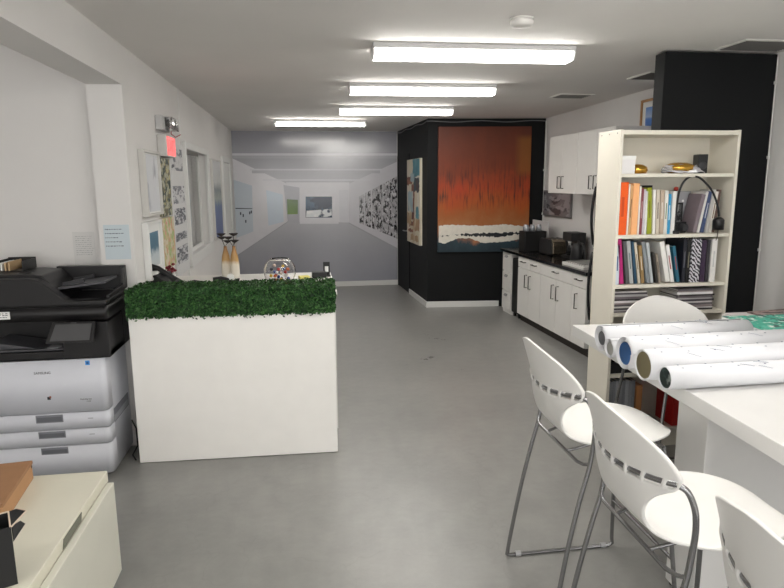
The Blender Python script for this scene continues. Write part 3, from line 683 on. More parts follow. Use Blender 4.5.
for (u0, u1, v0, v1, mi) in ((.48, 1, 0, .2, 1), (0, .48, .02, .18, 0), (.0, .42, .2, .30, 2), (.55, .98, .22, .38, 3), (.3, .6, .17, .26, 4), (0, .5, .30, .36, 0), (.05, .5, .38, .62, 4), (.38, .62, .3, .72, 2), (.62, 1, .4, .66, 0), (.7, .95, .56, .7, 1), (.0, .36, .64, .78, 5), (.55, 1, .7, .84, 5), (.2, .75, .74, .80, 2), (.1, .5, .84, .87, 2), (.3, .9, .9, .97, 5)):
    x0, x1 = 0.84 * (1 - u1), 0.84 * (1 - u0); z0, z1 = 1.245 * (1 - v1), 1.245 * (1 - v0); n_ = 10; pts_ = []
    for a, b in (((x0, z0), (x1, z0)), ((x1, z0), (x1, z1)), ((x1, z1), (x0, z1)), ((x0, z1), (x0, z0))):
        for k in range(n_):
            t_ = k / n_; jx, jz = rnd.uniform(-.02, .02), rnd.uniform(-.02, .02)
            pts_.append((min(max(a[0] + (b[0] - a[0]) * t_ + jx, 0.001), 0.839), 0.0402 + 0.0002 * mi, min(max(a[1] + (b[1] - a[1]) * t_ + jz, 0.001), 1.244)))
    pb_.add(pts_, [tuple(reversed(range(len(pts_))))], mi)
pb_.build('canvas', pmats, sp_)

# ------------------------------------------------------------------ kitchen
K0 = Vector((2.725, 7.52, 0)); K1 = Vector((2.783, 5.70, 0))
krz = math.atan2((K1 - K0).y, (K1 - K0).x)            # local +x runs towards the viewer, local +y towards the wall
KL = (K1 - K0).length; KT = 0.872
kf = WHITE; kin = mat('cabinet_gap_dark', (70, 68, 64), 0.7)
HDL = mat('dark_nickel_handle', (70, 66, 62), 0.35, 0.9)
def u_handle(name, parent, x, z, length, vertical=True, depth=0.03):
    mb = MB(); r = 0.0055
    if vertical: mb.tube([(x, 0.0, z), (x, -depth, z), (x, -depth, z + length), (x, 0.0, z + length)], r, seg=8)
    else: mb.tube([(x, 0.0, z), (x, -depth, z), (x + length, -depth, z), (x + length, 0.0, z)], r, seg=8)
    o = mb.build(name, HDL, parent); return o
def base_unit(s0, s1, drawers, doors, label):
    t = thing('base_cabinet', label, 'cabinet', K0 + (K1 - K0).normalized() * s0, krz, 'kitchen base cabinets')
    w = s1 - s0; D = 0.50
    mb = MB(); mb.box(0.002, w - 0.002, 0.02, D, 0.09, KT - 0.037); mb.build('cabinet_body', kf, t)
    box('toe_kick', mat('toe_kick_dark', (52, 46, 42), 0.6), 0.002, w - 0.002, 0.05, D, 0, 0.09, t)
    for a, b, hx in drawers:
        dr_ = box('drawer_front', kf, a - s0 + 0.003, b - s0 - 0.003, 0.0, 0.019, 0.70, KT - 0.045, t, bevel=0.002)
        u_handle('drawer_handle', dr_, hx - s0 - 0.06, 0.775, 0.12, False)
    for a, b, hx in doors:
        dr_ = box('door', kf, a - s0 + 0.003, b - s0 - 0.003, 0.0, 0.019, 0.095, 0.692, t, bevel=0.002)
        u_handle('door_handle', dr_, hx - s0, 0.47, 0.155)
    return t
base_unit(0.0, 0.70, [(0.0, 0.38, 0.19), (0.38, 0.70, 0.52)], [(0.0, 0.35, 0.29), (0.35, 0.70, 0.41)], 'white kitchen base unit with two drawers, far end of the counter')
base_unit(0.70, 1.50, [(0.70, 1.50, 1.12)], [(0.70, 1.12, 1.06), (1.12, 1.50, 1.18)], 'white kitchen base unit in the middle of the counter')
base_unit(1.50, KL - 0.01, [(1.50, KL - 0.01, 1.66)], [(1.50, KL - 0.01, 1.62)], 'narrow white kitchen base unit beside the refrigerator')
cdir = (K1 - K0).normalized(); cn = Vector((-cdir.y, cdir.x, 0))
def KP(s, o=0.0, z=0.0): p = K0 + cdir * s + cn * o; return Vector((p.x, p.y, z))
ct = MB().prism([KP(-0.62, -0.02, KT - 0.036), KP(KL, -0.02, KT - 0.036), KP(KL, 0.505, KT - 0.036), KP(-0.62, 0.505, KT - 0.036)], (0, 0, 0.036)).build('countertop', BSTONE, bevel=0.003)
tag(ct, 'glossy black kitchen countertop over the white base units', 'countertop')
# black open gap with a bin on castors
bn = thing('slim_bin', 'slim black bin on castors between counter and drawer unit', 'bin', KP(-0.14, 0.26), krz)
box('bin_body', mat('bin_black', (28, 28, 28), 0.5), -0.11, 0.11, -0.24, 0.2, 0.06, 0.78, bn, bevel=0.012)
for x in (-0.08, 0.08):
    for y in (-0.2, 0.16): MB().lathe([(0.028, -0.012), (0.028, 0.012)], (x, y, 0.028), axis='Y', seg=14).build('castor', BLACKP, bn)
# white drawer unit by the black wall
du = thing('drawer_unit', 'narrow white three-drawer unit against the far black wall', 'drawer unit', KP(-0.30, 0.02), krz)
box('unit_body', WHITE, -0.315, 0.0, 0.018, 0.44, 0.0, KT - 0.04, du)
for i in range(3):
    z = 0.05 + i * 0.262
    d_ = box('drawer', WHITE, -0.312, -0.003, 0.0, 0.016, z, z + 0.25, du, bevel=0.003)
    o = MB(); o.prism([(-0.20, -0.018, z + 0.185), (-0.11, -0.018, z + 0.185), (-0.11, 0, z + 0.2), (-0.20, 0, z + 0.2)], (0, 0, 0.016)); o.build('drawer_handle', mat('handle_grey', (150, 150, 150), 0.4), d_)
# wall cabinets
UX = 2.92
def wall_unit(y0, y1, hs, label):
    t = thing('wall_cabinet', label, 'cabinet', (UX, y1, 1.625), -PI / 2, 'kitchen wall cabinets')   # local x runs toward the viewer
    w = y1 - y0; D = xr(y0) - UX - 0.012; Hh = 0.635
    box('cabinet_body', kf, 0.002, w - 0.002, 0.02, D, 0, Hh, t)
    n = len(hs)
    for i, hx in enumerate(hs):
        a, b = w * i / n, w * (i + 1) / n
        d_ = box('door', kf, a + 0.002, b - 0.002, 0, 0.019, 0.0, Hh, t, bevel=0.002)
        u_handle('door_handle', d_, hx, 0.055, 0.13)
    return t
wall_unit(6.36, 7.11, (0.325, 0.425), 'far white wall cabinet pair above the toaster, with bar handles')
wall_unit(5.55, 6.355, (0.352, 0.452), 'white wall cabinet nearer the bookcase with bar handles')
# grey framed panel on the wall under the cabinets
gp = thing('wall_panel_frame', 'grey framed glass panel on the wall below the far wall cabinet', 'panel', (xr(7.8) - 0.014, 7.80, 1.30), PI / 2 + 0.0)
box('frame', mat('panel_frame_grey', (130, 130, 132), 0.4, 0.5), -0.45, 0.45, 0, 0.02, 0, 0.34, gp, bevel=0.002)
o = MB().box(-0.43, 0.43, 0.021, 0.024, 0.02, 0.32).build('panel_glass', blobs('panel_smoke', (118, 118, 122), [(70, 70, 74), (150, 150, 154)], 3, rough=0.1), gp)
wb = thing('white_splash_board', 'plain white board standing on the counter against the wall', 'board', (3.20, 7.98, KT), PI / 2)
box('board', mat('splash_white', (206, 206, 206), 0.5), -0.27, 0.27, -0.0, 0.02, 0.002, 0.37, wb, bevel=0.002)
# counter appliances
def KC(px, py): q = PZ(px, py, KT); return q
# black coffee machine with glass jars on top
q = KP(-0.16, 0.25, KT)
cm = thing('black_storage_box', 'black box holding glass jars at the far end of the counter', 'box', q, krz + PI / 2)
box('box_body', mat('matt_black', (17, 17, 18), 0.6), -0.15, 0.15, -0.10, 0.10, 0, 0.26, cm, bevel=0.01)
for i, (x, y) in enumerate(((-0.11, -0.055), (-0.03, -0.06), (0.06, -0.055), (-0.08, 0.045), (0.01, 0.05), (0.10, 0.045))):
    r = 0.034; p_ = cm.matrix_basis @ Vector((x, y, 0.262))
    o = MB().lathe([(0, 0), (r, 0), (r, 0.05), (r * 0.8, 0.062), (r * .8, 0.075), (0, 0.078)], seg=18).build('glass_jar', mat('jar_glass', (176, 180, 186), 0.12, 0.4, var=.1), loc=p_)
    tag(o, 'small silvery glass jar on top of the black box', 'jar', 'glass jars on the black box')
sp3 = MB().lathe([(0, 0), (0.03, 0), (0.034, 0.02), (0.018, 0.06), (0.012, 0.1), (0.02, 0.14), (0.0, 0.16)], seg=16).build('pepper_mill', mat('matt_black', (17, 17, 18), 0.6), loc=KP(-0.10, 0.475, KT)); tag(sp3, 'small black pepper mill left of the toaster', 'pepper mill')
# toaster
tq = KP(0.30, 0.33, KT)
to = thing('toaster', 'rounded chrome and black toaster on the black counter', 'toaster', tq, krz)
pr = [(-0.165, 0.0), (-0.175, 0.02), (-0.172, 0.11), (-0.155, 0.16), (-0.12, 0.185), (0.12, 0.185), (0.155, 0.16), (0.172, 0.11), (0.175, 0.02), (0.165, 0.0)]
MB().prism([(x, -0.085, z + 0.012) for x, z in pr], (0, 0.17, 0)).build('toaster_body', mat('toaster_steel', (150, 138, 120), 0.22, 0.85), to, bevel=0.01)
for s in (-1, 1): MB().prism([(x * 1.03, s * 0.086, z * 1.03 + 0.011) for x, z in pr], (0, s * 0.028, 0)).build('end_panel', BLACKP, to, bevel=0.01)
for y in (-0.035, 0.035): box('bread_slot', mat('matt_black', (17, 17, 18), 0.6), -0.12, 0.12, y - 0.013, y + 0.013, 0.19, 0.2, to)
box('lever', BLACKP, -0.205, -0.172, -0.02, 0.02, 0.12, 0.14, to, bevel=0.003)
MB().tube([(-0.17, -0.07, 0.05), (-0.21, -0.07, 0.06), (-0.225, -0.07, 0.1), (-0.21, -0.07, 0.14), (-0.17, -0.07, 0.15)], 0.008).build('carry_handle', BLACKP, to)
# black coffee maker behind toaster
cq = KP(0.66, 0.42, KT)
c2 = thing('coffee_maker', 'black coffee maker standing behind the toaster', 'coffee maker', cq, krz)
box('tower', BLACKP, -0.12, 0.12, 0.02, 0.09, 0, 0.30, c2, bevel=0.008)
box('brew_head', BLACKP, -0.12, 0.12, -0.09, 0.02, 0.2, 0.30, c2, bevel=0.008)
box('hot_plate', BLACKP, -0.12, 0.12, -0.09, 0.02, 0, 0.03, c2, bevel=0.005)
MB().lathe([(0, 0.032), (0.05, 0.032), (0.062, 0.08), (0.05, 0.15), (0.04, 0.17)], (0, -0.03, 0), seg=20).build('carafe', mat('smoked_glass', (40, 40, 42), 0.06, trans=.5), c2)
kq = KP(0.93, 0.34, KT)
k2 = thing('kettle', 'black electric kettle right of the toaster', 'kettle', kq, krz)
MB().lathe([(0, 0), (0.085, 0), (0.09, 0.02), (0.078, 0.12), (0.062, 0.19), (0.05, 0.2), (0.012, 0.206), (0.014, 0.225), (0, 0.228)], seg=24).build('kettle_body', BLACKP, k2)
MB().tube([(0.06, 0, 0.185), (0.11, 0, 0.19), (0.13, 0, 0.12), (0.11, 0, 0.05), (0.08, 0, 0.04)], 0.01).build('handle', BLACKP, k2)
MB().tube([(-0.065, 0, 0.15), (-0.105, 0, 0.19)], [0.02, 0.01]).build('spout', BLACKP, k2)
# dish tray
ty = thing('dish_tray', 'white shallow dish tray at the near end of the counter', 'tray', KP(1.42, 0.20, KT), krz)
tb = MB(); tb.box(-0.24, 0.24, -0.17, 0.17, 0, 0.012); tb.box(-0.24, 0.24, -0.17, -0.155, 0.012, 0.032); tb.box(-0.24, 0.24, 0.155, 0.17, 0.012, 0.032); tb.box(-0.24, -0.225, -0.155, 0.155, 0.012, 0.032); tb.box(0.225, 0.24, -0.155, 0.155, 0.012, 0.032)
tb.build('tray', WHITE, ty, bevel=0.004)
rk = MB()
for i in range(9): rk.tube([(-0.2 + i * 0.05, -0.14, 0.013), (-0.2 + i * 0.05, -0.14, 0.045), (-0.2 + i * 0.05, 0.14, 0.045), (-0.2 + i * 0.05, 0.14, 0.013)], 0.003, seg=5)
rk.build('wire_rack', CHROME, ty)
# refrigerator
fq = thing('refrigerator', 'dark steel refrigerator with curved bar handles behind the bookcase', 'refrigerator', (2.80, 5.66, 0), -PI / 2)
STEEL = mat('dark_steel', (92, 92, 94), 0.3, 0.85)
box('fridge_body', mat('fridge_side_grey', (64, 64, 66), 0.5), 0.0, 0.72, 0.03, 0.44, 0.02, 1.74, fq, bevel=0.006)
box('fridge_foot', BLACKP, 0.03, 0.69, 0.05, 0.4, 0, 0.02, fq)
for z0, z1, nm in ((0.06, 1.12, 'lower_door'), (1.13, 1.74, 'upper_door')):
    d_ = box(nm, STEEL, 0.0, 0.72, 0.0, 0.028, z0, z1, fq, bevel=0.008)
    a, b = (0.42, 1.08) if nm == 'lower_door' else (1.16, 1.70)
    pts = [(0.05, 0.0, a)] + [(0.05, -0.022 - 0.03 * math.sin(PI * i / 10), a + (b - a) * i / 10) for i in range(11)] + [(0.05, 0.0, b)]
    MB().tube(pts, 0.013, seg=10).build('door_handle', mat('handle_dark_steel', (60, 60, 62), 0.3, 0.9), d_)
# framed picture high on the right wall
fp = thing('framed_picture', 'wood framed blue picture standing above the bookcase on the right wall', 'picture', (xr(5.55) - 0.004, 5.45, 2.14), PI / 2)
fr = MB(); Wd = mat('oak_frame', (176, 130, 84), 0.5)
fr.box(-0.33, 0.33, 0, 0.025, 0, 0.022); fr.box(-0.33, 0.33, 0, 0.025, 0.353, 0.375); fr.box(-0.33, -0.308, 0, 0.025, 0.022, 0.353); fr.box(0.308, 0.33, 0, 0.025, 0.022, 0.353)
fr.build('frame', Wd, fp, bevel=0.002)
box('mount', PAPER, -0.307, 0.307, 0.002, 0.012, 0.023, 0.352, fp)
box('print', ramp_mat('print_blue_sea', [(0, (40, 90, 170)), (0.5, (60, 120, 200)), (0.6, (170, 190, 220)), (1, (90, 140, 210))], 'Z'), -0.25, 0.25, 0.012, 0.0135, 0.075, 0.30, fp)

# ------------------------------------------------------------------ bookcase
BX0, BX1, BY0, BY1, BH = 1.925, 2.722, 3.60, 3.88, 2.06
bc = thing('bookcase', 'tall cream bookcase crowded with books in front of the black partition', 'bookcase', (BX0, BY0, 0))
BWd = BX1 - BX0; BT = 0.02
bm_ = mat('bookcase_cream', (222, 217, 204), 0.45, var=.012)
for x in (0, BWd - BT): box('side_panel', bm_, x, x + BT, 0, BY1 - BY0, 0, BH, bc, bevel=0.0015)
box('top_panel', bm_, BT, BWd - BT, 0.0, BY1 - BY0, BH - 0.03, BH - 0.004, bc)
box('back_panel', bm_, BT, BWd - BT, BY1 - BY0 - 0.012, BY1 - BY0 - 0.006, 0.05, BH - 0.03, bc)
box('plinth', bm_, BT, BWd - BT, 0.02, 0.035, 0, 0.10, bc)
SH = [0.13, 0.52, 0.925, 1.107, 1.422, 1.797]           # shelf tops
for z in SH: box('shelf', bm_, BT + 0.001, BWd - BT - 0.001, 0.006, BY1 - BY0 - 0.013, z - 0.022, z, bc, bevel=0.001)
pn = MB()
for y, z in ((0.04, BH - 0.02), (0.14, BH - 0.02), (0.24, BH - 0.02), (0.04, 0.8), (0.24, 0.8)):
    pn.lathe([(0.004, -0.0012), (0.004, 0.0)], (0, y, z), axis='X', seg=8)
pn.build('fixing_caps', HDL, bc)

def gx(px, z, y=BY0):                                     # metre position of a measured column at a given shelf height
    d = ray(px, 294)                                      # solve along the column by iteration on height
    lo, hi = 0.0, 588.0
    for _ in range(40):
        mid = (lo + hi) / 2
        if PY(px, mid, y).z > z: lo = mid
        else: hi = mid
    return PY(px, (lo + hi) / 2, y).x
BOOKN = [0]
def book(x, z, t, h, d, cols, label, lean=0.0, y=None, name='book', group=None, pages=True, zmat=None):
    """upright book with its spine to the front; lean>0 tips the top to the right"""
    me = MB()
    c = 0.0025
    if pages and t > 0.012:
        me.box(0, c, 0, d, 0, h); me.box(t - c, t, 0, d, 0, h); me.box(c, t - c, 0, c * 1.4, 0, h)
        me.box(c, t - c, c * 1.4, d - 0.006, 0.003, h - 0.004, 1)
    else:
        me.box(0, t, 0, d, 0, h)
    # a spine title strip
    if len(cols) > 1:
        me.box(t * 0.36, t * 0.64, -0.0006, 0, h * 0.35, h * 0.72, 2)
    ms = [zmat or mat('cover_%d_%d_%d' % cols[0], cols[0], 0.45, var=.05, scale=20), mat('page_block', (226, 220, 204), 0.8, var=.04, scale=60)]
    if len(cols) > 1: ms.append(mat('cover_%d_%d_%d' % cols[1], cols[1], 0.5))
    o = me.build(name, ms, loc=(x, (BY0 + 0.022) if y is None else y, z + (t * math.sin(-lean) if lean < 0 else 0) + 0.0006), rot=(0, lean, 0), bevel=0.0008, seg=1)
    if lean > 0: o.location.z = z + 0.0006 + t * math.sin(lean)
    return tag(o, label, 'book' if name == 'book' else name.replace('_', ' '), group)

# upper book shelf (z = SH[4])
z = SH[4]; G = 'books on the upper book shelf'
U = [  # px left at base, px right at base, top px-y, colour(s), lean, label
 (618.3, 627.6, 182, [(232, 92, 24), (200, 70, 16)], 0, 'thick bright orange book, leftmost on the upper book shelf'),
 (628.2, 629.6, 184, [(236, 230, 222)], 0, 'very thin white booklet beside the thick orange book'),
 (629.9, 632.2, 185, [(206, 160, 110), (60, 40, 30)], 0, 'thin tan book with dark lettering beside the orange book'),
 (632.6, 638.6, 183, [(240, 178, 124)], 0, 'peach coloured book right of the thin tan one'),
 (639.0, 640.6, 186, [(232, 226, 220)], 0, 'thin off-white book between peach and maroon books'),
 (640.9, 643.2, 188, [(132, 66, 72), (200, 170, 170)], 0, 'dusty maroon book on the upper book shelf'),
 (643.6, 645.4, 189, [(206, 198, 206)], 0, 'thin pale lilac book beside the maroon one'),
 (645.8, 648.0, 191, [(228, 228, 224)], 0, 'thin white book left of the olive green book'),
 (649.0, 653.4, 188, [(150, 158, 40), (110, 116, 24)], -0.06, 'olive green book leaning slightly on the upper shelf'),
 (654.4, 657.0, 190, [(232, 230, 224)], -0.05, 'white book leaning right beside the olive green one'),
 (657.6, 660.8, 190, [(206, 196, 180), (90, 80, 70)], -0.04, 'beige patterned book near the middle of the upper shelf'),
 (661.4, 665.0, 190, [(186, 168, 150), (220, 214, 204)], -0.03, 'light brown book with pale spine label, upper shelf'),
 (665.4, 668.6, 191, [(222, 220, 214), (90, 120, 80)], -0.02, 'white book with green marks left of the blue one'),
 (669.0, 671.6, 194, [(52, 150, 196), (230, 240, 244)], -0.02, 'bright sky blue book on the upper shelf'),
 (672.2, 676.0, 191, [(228, 226, 222)], 0, 'white book just left of the gooseneck lamp'),
]
for a, b, ty_, cols, ln, lab in U:
    xa, xb = gx(a, z), gx(b, z); h = PY((a + b) / 2, ty_, BY0).z - z - 0.002
    book(xa, z, xb - xa, h, 0.19 + 0.012 * ((BOOKN[0] * 7) % 4), cols, lab, ln, group=G); BOOKN[0] += 1
o = book(gx(651, z), z, 0.13, 0.302, 0.03, [(22, 22, 24)], 'large black folder standing behind the pale books, upper shelf', 0, y=BY0 + 0.235, name='folder', pages=False)
# dark framed photo, grey box file and clutter
fp2 = thing('photo_frame', 'dark framed photograph leaning behind the gooseneck lamp', 'photo frame', (gx(686, z), BY0 + 0.165, z + 0.001), 0)
box('frame', mat('frame_black', (30, 30, 30), 0.4), -0.075, 0.075, 0, 0.012, 0, 0.19, fp2, bevel=0.002)
box('photo', blobs('photo_dark', (80, 80, 82), [(20, 20, 22), (150, 150, 150)], 5), -0.062, 0.062, -0.001, 0.0, 0.012, 0.178, fp2)
cg = thing('small_camera', 'small black gadget in front of the dark photo frame', 'camera', (gx(688, z), BY0 + 0.10, z + 0.0006), 0.3)
box('body', BLACKP, -0.045, 0.045, -0.02, 0.02, 0, 0.07, cg, bevel=0.006); MB().lathe([(0.024, -0.03), (0.026, 0.0)], (0.0, -0.02, 0.035), axis='Y', seg=18).build('lens', DARKP, cg)
gbx = thing('grey_box_file', 'pale grey box file with small round label on the upper shelf', 'box file', (gx(703, z) - 0.02, BY0 + 0.205, z + 0.0005), 0)
box('box_body', mat('box_file_grey', (168, 168, 172), 0.6), -0.055, 0.055, 0, 0.055, 0, 0.262, gbx, bevel=0.002); MB().lathe([(0.008, -0.001), (0.008, 0)], (0.0, 0, 0.2), axis='Y', seg=14).build('round_label', PAPER, gbx)
LR = [  # leaning to the right; px base left, base right, top px y, colour, lean
 (698.6, 702.4, 193, [(128, 116, 122)], 0.2, 'mauve grey book leaning right beside the gooseneck lamp'),
 (703.6, 706.0, 190, [(216, 214, 212)], 0.17, 'white book leaning right behind the lamp head'),
 (707.4, 710.6, 190, [(70, 84, 120), (200, 200, 210)], 0.15, 'navy blue book leaning right behind the lamp head'),
 (711.6, 714.4, 188, [(196, 194, 190)], 0.13, 'light grey book leaning right on the upper shelf'),
 (715.2, 718.2, 190, [(226, 222, 214), (120, 90, 70)], 0.11, 'cream book leaning right near the shelf side'),
 (719.2, 721.6, 188, [(96, 74, 66)], 0.09, 'thin brown book, rightmost on the upper book shelf'),
]
for a, b, ty_, cols, ln, lab in LR:
    xa, xb = gx(a, z), gx(b, z); h = (PY((a + b) / 2, ty_, BY0).z - z) / math.cos(ln) - 0.012
    book(xa - 0.01, z, (xb - xa), h, 0.14, cols, lab, ln, y=BY0 + 0.05 + 0.004 * (BOOKN[0] % 3), group=G); BOOKN[0] += 1
for px, lab in ((699, 'small red ball resting on the pale grey box file'), (712, None)):
    if lab: 
        o = MB().lathe([(0, 0), (0.012, 0.004), (0.016, 0.014), (0.012, 0.026), (0, 0.03)], seg=14).build('small_red_ball', mat('ball_red', (170, 60, 50), 0.5), loc=(gx(699, z) - 0.03, BY0 + 0.232, z + 0.2630)); tag(o, lab, 'ball')
# gooseneck lamp
lp = thing('gooseneck_lamp', 'black gooseneck clip lamp arching over the upper book shelf', 'lamp', (gx(677.5, z), BY0 + 0.035, z))
def lx(px): return gx(px, z) - gx(677.5, z)
def lz(py): return PY(690, py, BY0).z - z
neck = [(0.0, 0, 0.02), (0.002, 0, 0.12), (lx(678.5), 0, lz(200)), (lx(680), -.004, lz(188)), (lx(684), -.01, lz(179.5)), (lx(689.5), -.02, lz(176.2)), (lx(696), -.03, lz(178)), (lx(702.5), -.035, lz(184)), (lx(708), -.04, lz(191)), (lx(712.5), -.04, lz(200)), (lx(715.5), -.04, lz(209)), (lx(717), -.04, lz(217))]
sm_n = []
for i in range(len(neck) - 1):
    a, b = Vector(neck[i]), Vector(neck[i + 1]); p0 = Vector(neck[max(i - 1, 0)]); p3 = Vector(neck[min(i + 2, len(neck) - 1)])
    for k in range(5):
        t_ = k / 5; sm_n.append(0.5 * ((2 * a) + (b - p0) * t_ + (2 * p0 - 5 * a + 4 * b - p3) * t_ ** 2 + (3 * a - p0 - 3 * b + p3) * t_ ** 3))
sm_n.append(Vector(neck[-1]))
MB().tube(sm_n, 0.0065, seg=10).build('neck', BLACKP, lp)
box('base', BLACKP, -0.02, 0.02, -0.025, 0.025, 0, 0.022, lp, bevel=0.004)
MB().lathe([(0.0, 0.078), (0.012, 0.078), (0.026, 0.07), (0.034, 0.06), (0.034, 0.0), (0.031, 0.0), (0.030, 0.05), (0.0, 0.055)], (lx(717), -0.04, lz(230)), seg=24).build('lamp_shade', mat('lamp_black', (18, 18, 20), 0.35), lp)
MB().tube([(lx(717), -0.04, lz(230) + 0.03), (lx(717.3), -0.04, lz(236)), (lx(716), -0.04, lz(241))], 0.0025, seg=6).build('cable', BLACKP, lp)

# second book shelf (z = SH[3])
z = SH[3]; G = 'books on the middle book shelf'
zebra_nt = None
def zebra():
    m = bpy.data.materials.new('zebra_cover'); m.use_nodes = True; nt = m.node_tree; b = nt.nodes['Principled BSDF']; b.inputs['Roughness'].default_value = .4
    tc = nt.nodes.new('ShaderNodeTexCoord'); w = nt.nodes.new('ShaderNodeTexWave'); w.wave_type = 'BANDS'; w.bands_direction = 'DIAGONAL'; w.inputs['Scale'].default_value = 24; w.inputs['Distortion'].default_value = 6; w.inputs['Detail Scale'].default_value = 1.2
    nt.links.new(tc.outputs['Object'], w.inputs['Vector']); r = nt.nodes.new('ShaderNodeValToRGB'); e = r.color_ramp.elements; e[0].position = .45; e[0].color = rgb(36, 34, 44); e[1].position = .55; e[1].color = rgb(205, 204, 212)
    nt.links.new(w.outputs['Color'], r.inputs['Fac']); nt.links.new(r.outputs['Color'], b.inputs['Base Color']); return m
V = [ # base px left, right, top px-y (crop-measured), colours, lean
 (616.4, 620.4, 245, [(206, 214, 226), (60, 80, 130)], -0.02, 'pale blue and white book, leftmost on the middle book shelf'),
 (621.2, 625.4, 239.5, [(172, 34, 110)], -0.11, 'magenta book leaning left on the middle book shelf'),
 (627.6, 630.6, 241.5, [(84, 84, 86)], -0.13, 'dark grey book leaning beside the magenta book'),
 (631.6, 635.2, 241.5, [(170, 172, 172), (90, 110, 110)], -0.14, 'mid grey book second to the right of magenta'),
 (636.6, 639.0, 242, [(40, 74, 96)], -0.15, 'dark teal blue thin book leaning on the middle shelf'),
 (640.0, 642.4, 243, [(198, 190, 172), (110, 90, 60)], -0.17, 'thin beige book with brown spine label, middle shelf'),
 (643.2, 646.4, 246, [(142, 116, 76), (210, 200, 180)], -0.15, 'tan brown book leaning left on the middle shelf'),
 (648.6, 651.8, 242.5, [(132, 138, 142)], -0.2, 'blue grey book leaning left, middle shelf'),
 (652.6, 655.4, 243, [(176, 182, 184)], -0.19, 'pale grey book leaning left, middle shelf'),
 (658.0, 660.0, 253, [(60, 58, 56)], -0.19, 'short charcoal book among the leaning books'),
 (661.0, 663.0, 254, [(150, 140, 128), (70, 60, 50)], -0.19, 'short taupe book among the leaning books'),
 (667.6, 672.0, 243, [(228, 226, 222)], -0.23, 'thick white book leaning left on the middle shelf'),
 (672.8, 676.2, 246, [(222, 220, 218), (150, 30, 30)], -0.22, 'white book with red spine strip leaning left'),
 (678.6, 681.6, 247, [(44, 100, 122), (170, 60, 50)], -0.2, 'teal book leaning left against the black volumes'),
]
for a, b, ty_, cols, ln, lab in V:
    xa, xb = gx(a, z), gx(b, z); h = (PY((a + b) / 2, ty_, BY0).z - z) / math.cos(ln) - 0.004
    book(xa, z, (xb - xa), h, 0.18 + 0.01 * (BOOKN[0] % 3), cols, lab, ln, group=G); BOOKN[0] += 1
o = book(gx(667, z), z, 0.085, 0.255, 0.05, [(18, 18, 20)], 'large black box file standing behind the leaning books', 0, y=BY0 + 0.21, name='box_file', pages=False)
V2 = [
 (683.0, 686.6, 239.5, [(28, 30, 40), (90, 90, 100)], 'very dark navy volume left of the zebra patterned book'),
 (687.2, 690.6, 240, [(22, 22, 24), (120, 116, 100)], 'black volume directly left of the zebra patterned book'),
 (691.2, 700.6, 239, None, 'zebra striped black and white book on the middle shelf'),
 (701.6, 706.2, 240.5, [(50, 34, 58)], 'dark purple book right of the zebra book'),
 (706.8, 709.8, 240, [(52, 50, 54)], 'dark grey book between purple and white volumes'),
 (711.4, 716.6, 239, [(224, 222, 218), (190, 190, 190)], 'white volume at the right end of the middle shelf'),
]
for a, b, ty_, cols, lab in V2:
    xa, xb = gx(a, z), gx(b, z); h = PY((a + b) / 2, ty_, BY0).z - z - 0.002
    book(xa, z, xb - xa, h, 0.2, cols or [(60, 60, 60)], lab, 0.015 if cols is None else 0, group=G, zmat=None if cols else zebra())

# magazine stacks on the narrow shelf (z = SH[2])
z0 = SH[2]
def stack(x, y, z0, n, w, d, cols, lab, group, tmin=0.006, tmax=0.012, seed=1):
    rnd = random.Random(seed); zz = z0 + 0.0006
    for i in range(n):
        t_ = rnd.uniform(tmin, tmax); c = cols[i % len(cols)]
        me = MB(); me.box(-w / 2, w / 2, -d / 2, -d / 2 + 0.003, 0, t_); me.box(-w / 2, w / 2, -d / 2 + .003, d / 2, 0, t_ * .15); me.box(-w / 2 + .002, w / 2 - .002, -d / 2 + .003, d / 2 - 0.002, t_ * .15, t_ * .85, 1); me.box(-w / 2, w / 2, -d / 2 + 0.003, d / 2, t_ * .85, t_)
        o = me.build('magazine', [mat('mag_%d_%d_%d' % c, c, 0.35, var=.08, scale=12), PAPER], loc=(x + rnd.uniform(-.008, .008), y + rnd.uniform(-.004, .004), zz), rot=(0, 0, rnd.uniform(-.03, .03)))
        tag(o, lab(i, n), 'magazine', group); zz += t_ + 0.0004
    return zz
ordn = ['bottom', 'second from bottom', 'third from bottom', 'fourth from bottom', 'fifth from bottom', 'sixth from bottom', 'seventh from bottom', 'eighth from bottom', 'ninth from bottom', 'tenth from bottom', 'eleventh from bottom', 'twelfth from bottom']
gc = [(110, 104, 108), (176, 174, 174), (70, 66, 72), (202, 198, 196), (96, 92, 96), (140, 130, 130), (222, 220, 220), (60, 56, 58)]
stack(gx(632, z0) , BY0 + 0.125, z0, 12, 0.225, 0.2, gc, lambda i, n: ('topmost' if i == n - 1 else ordn[i]) + ' magazine in the left stack under the book shelves', 'magazines in the left stack', 0.007, 0.0145, 4)
stack(gx(697, z0) , BY0 + 0.125, z0, 12, 0.25, 0.2, gc[::-1], lambda i, n: ('topmost' if i == n - 1 else ordn[i]) + ' magazine in the right stack under the book shelves', 'magazines in the right stack', 0.008, 0.016, 9)
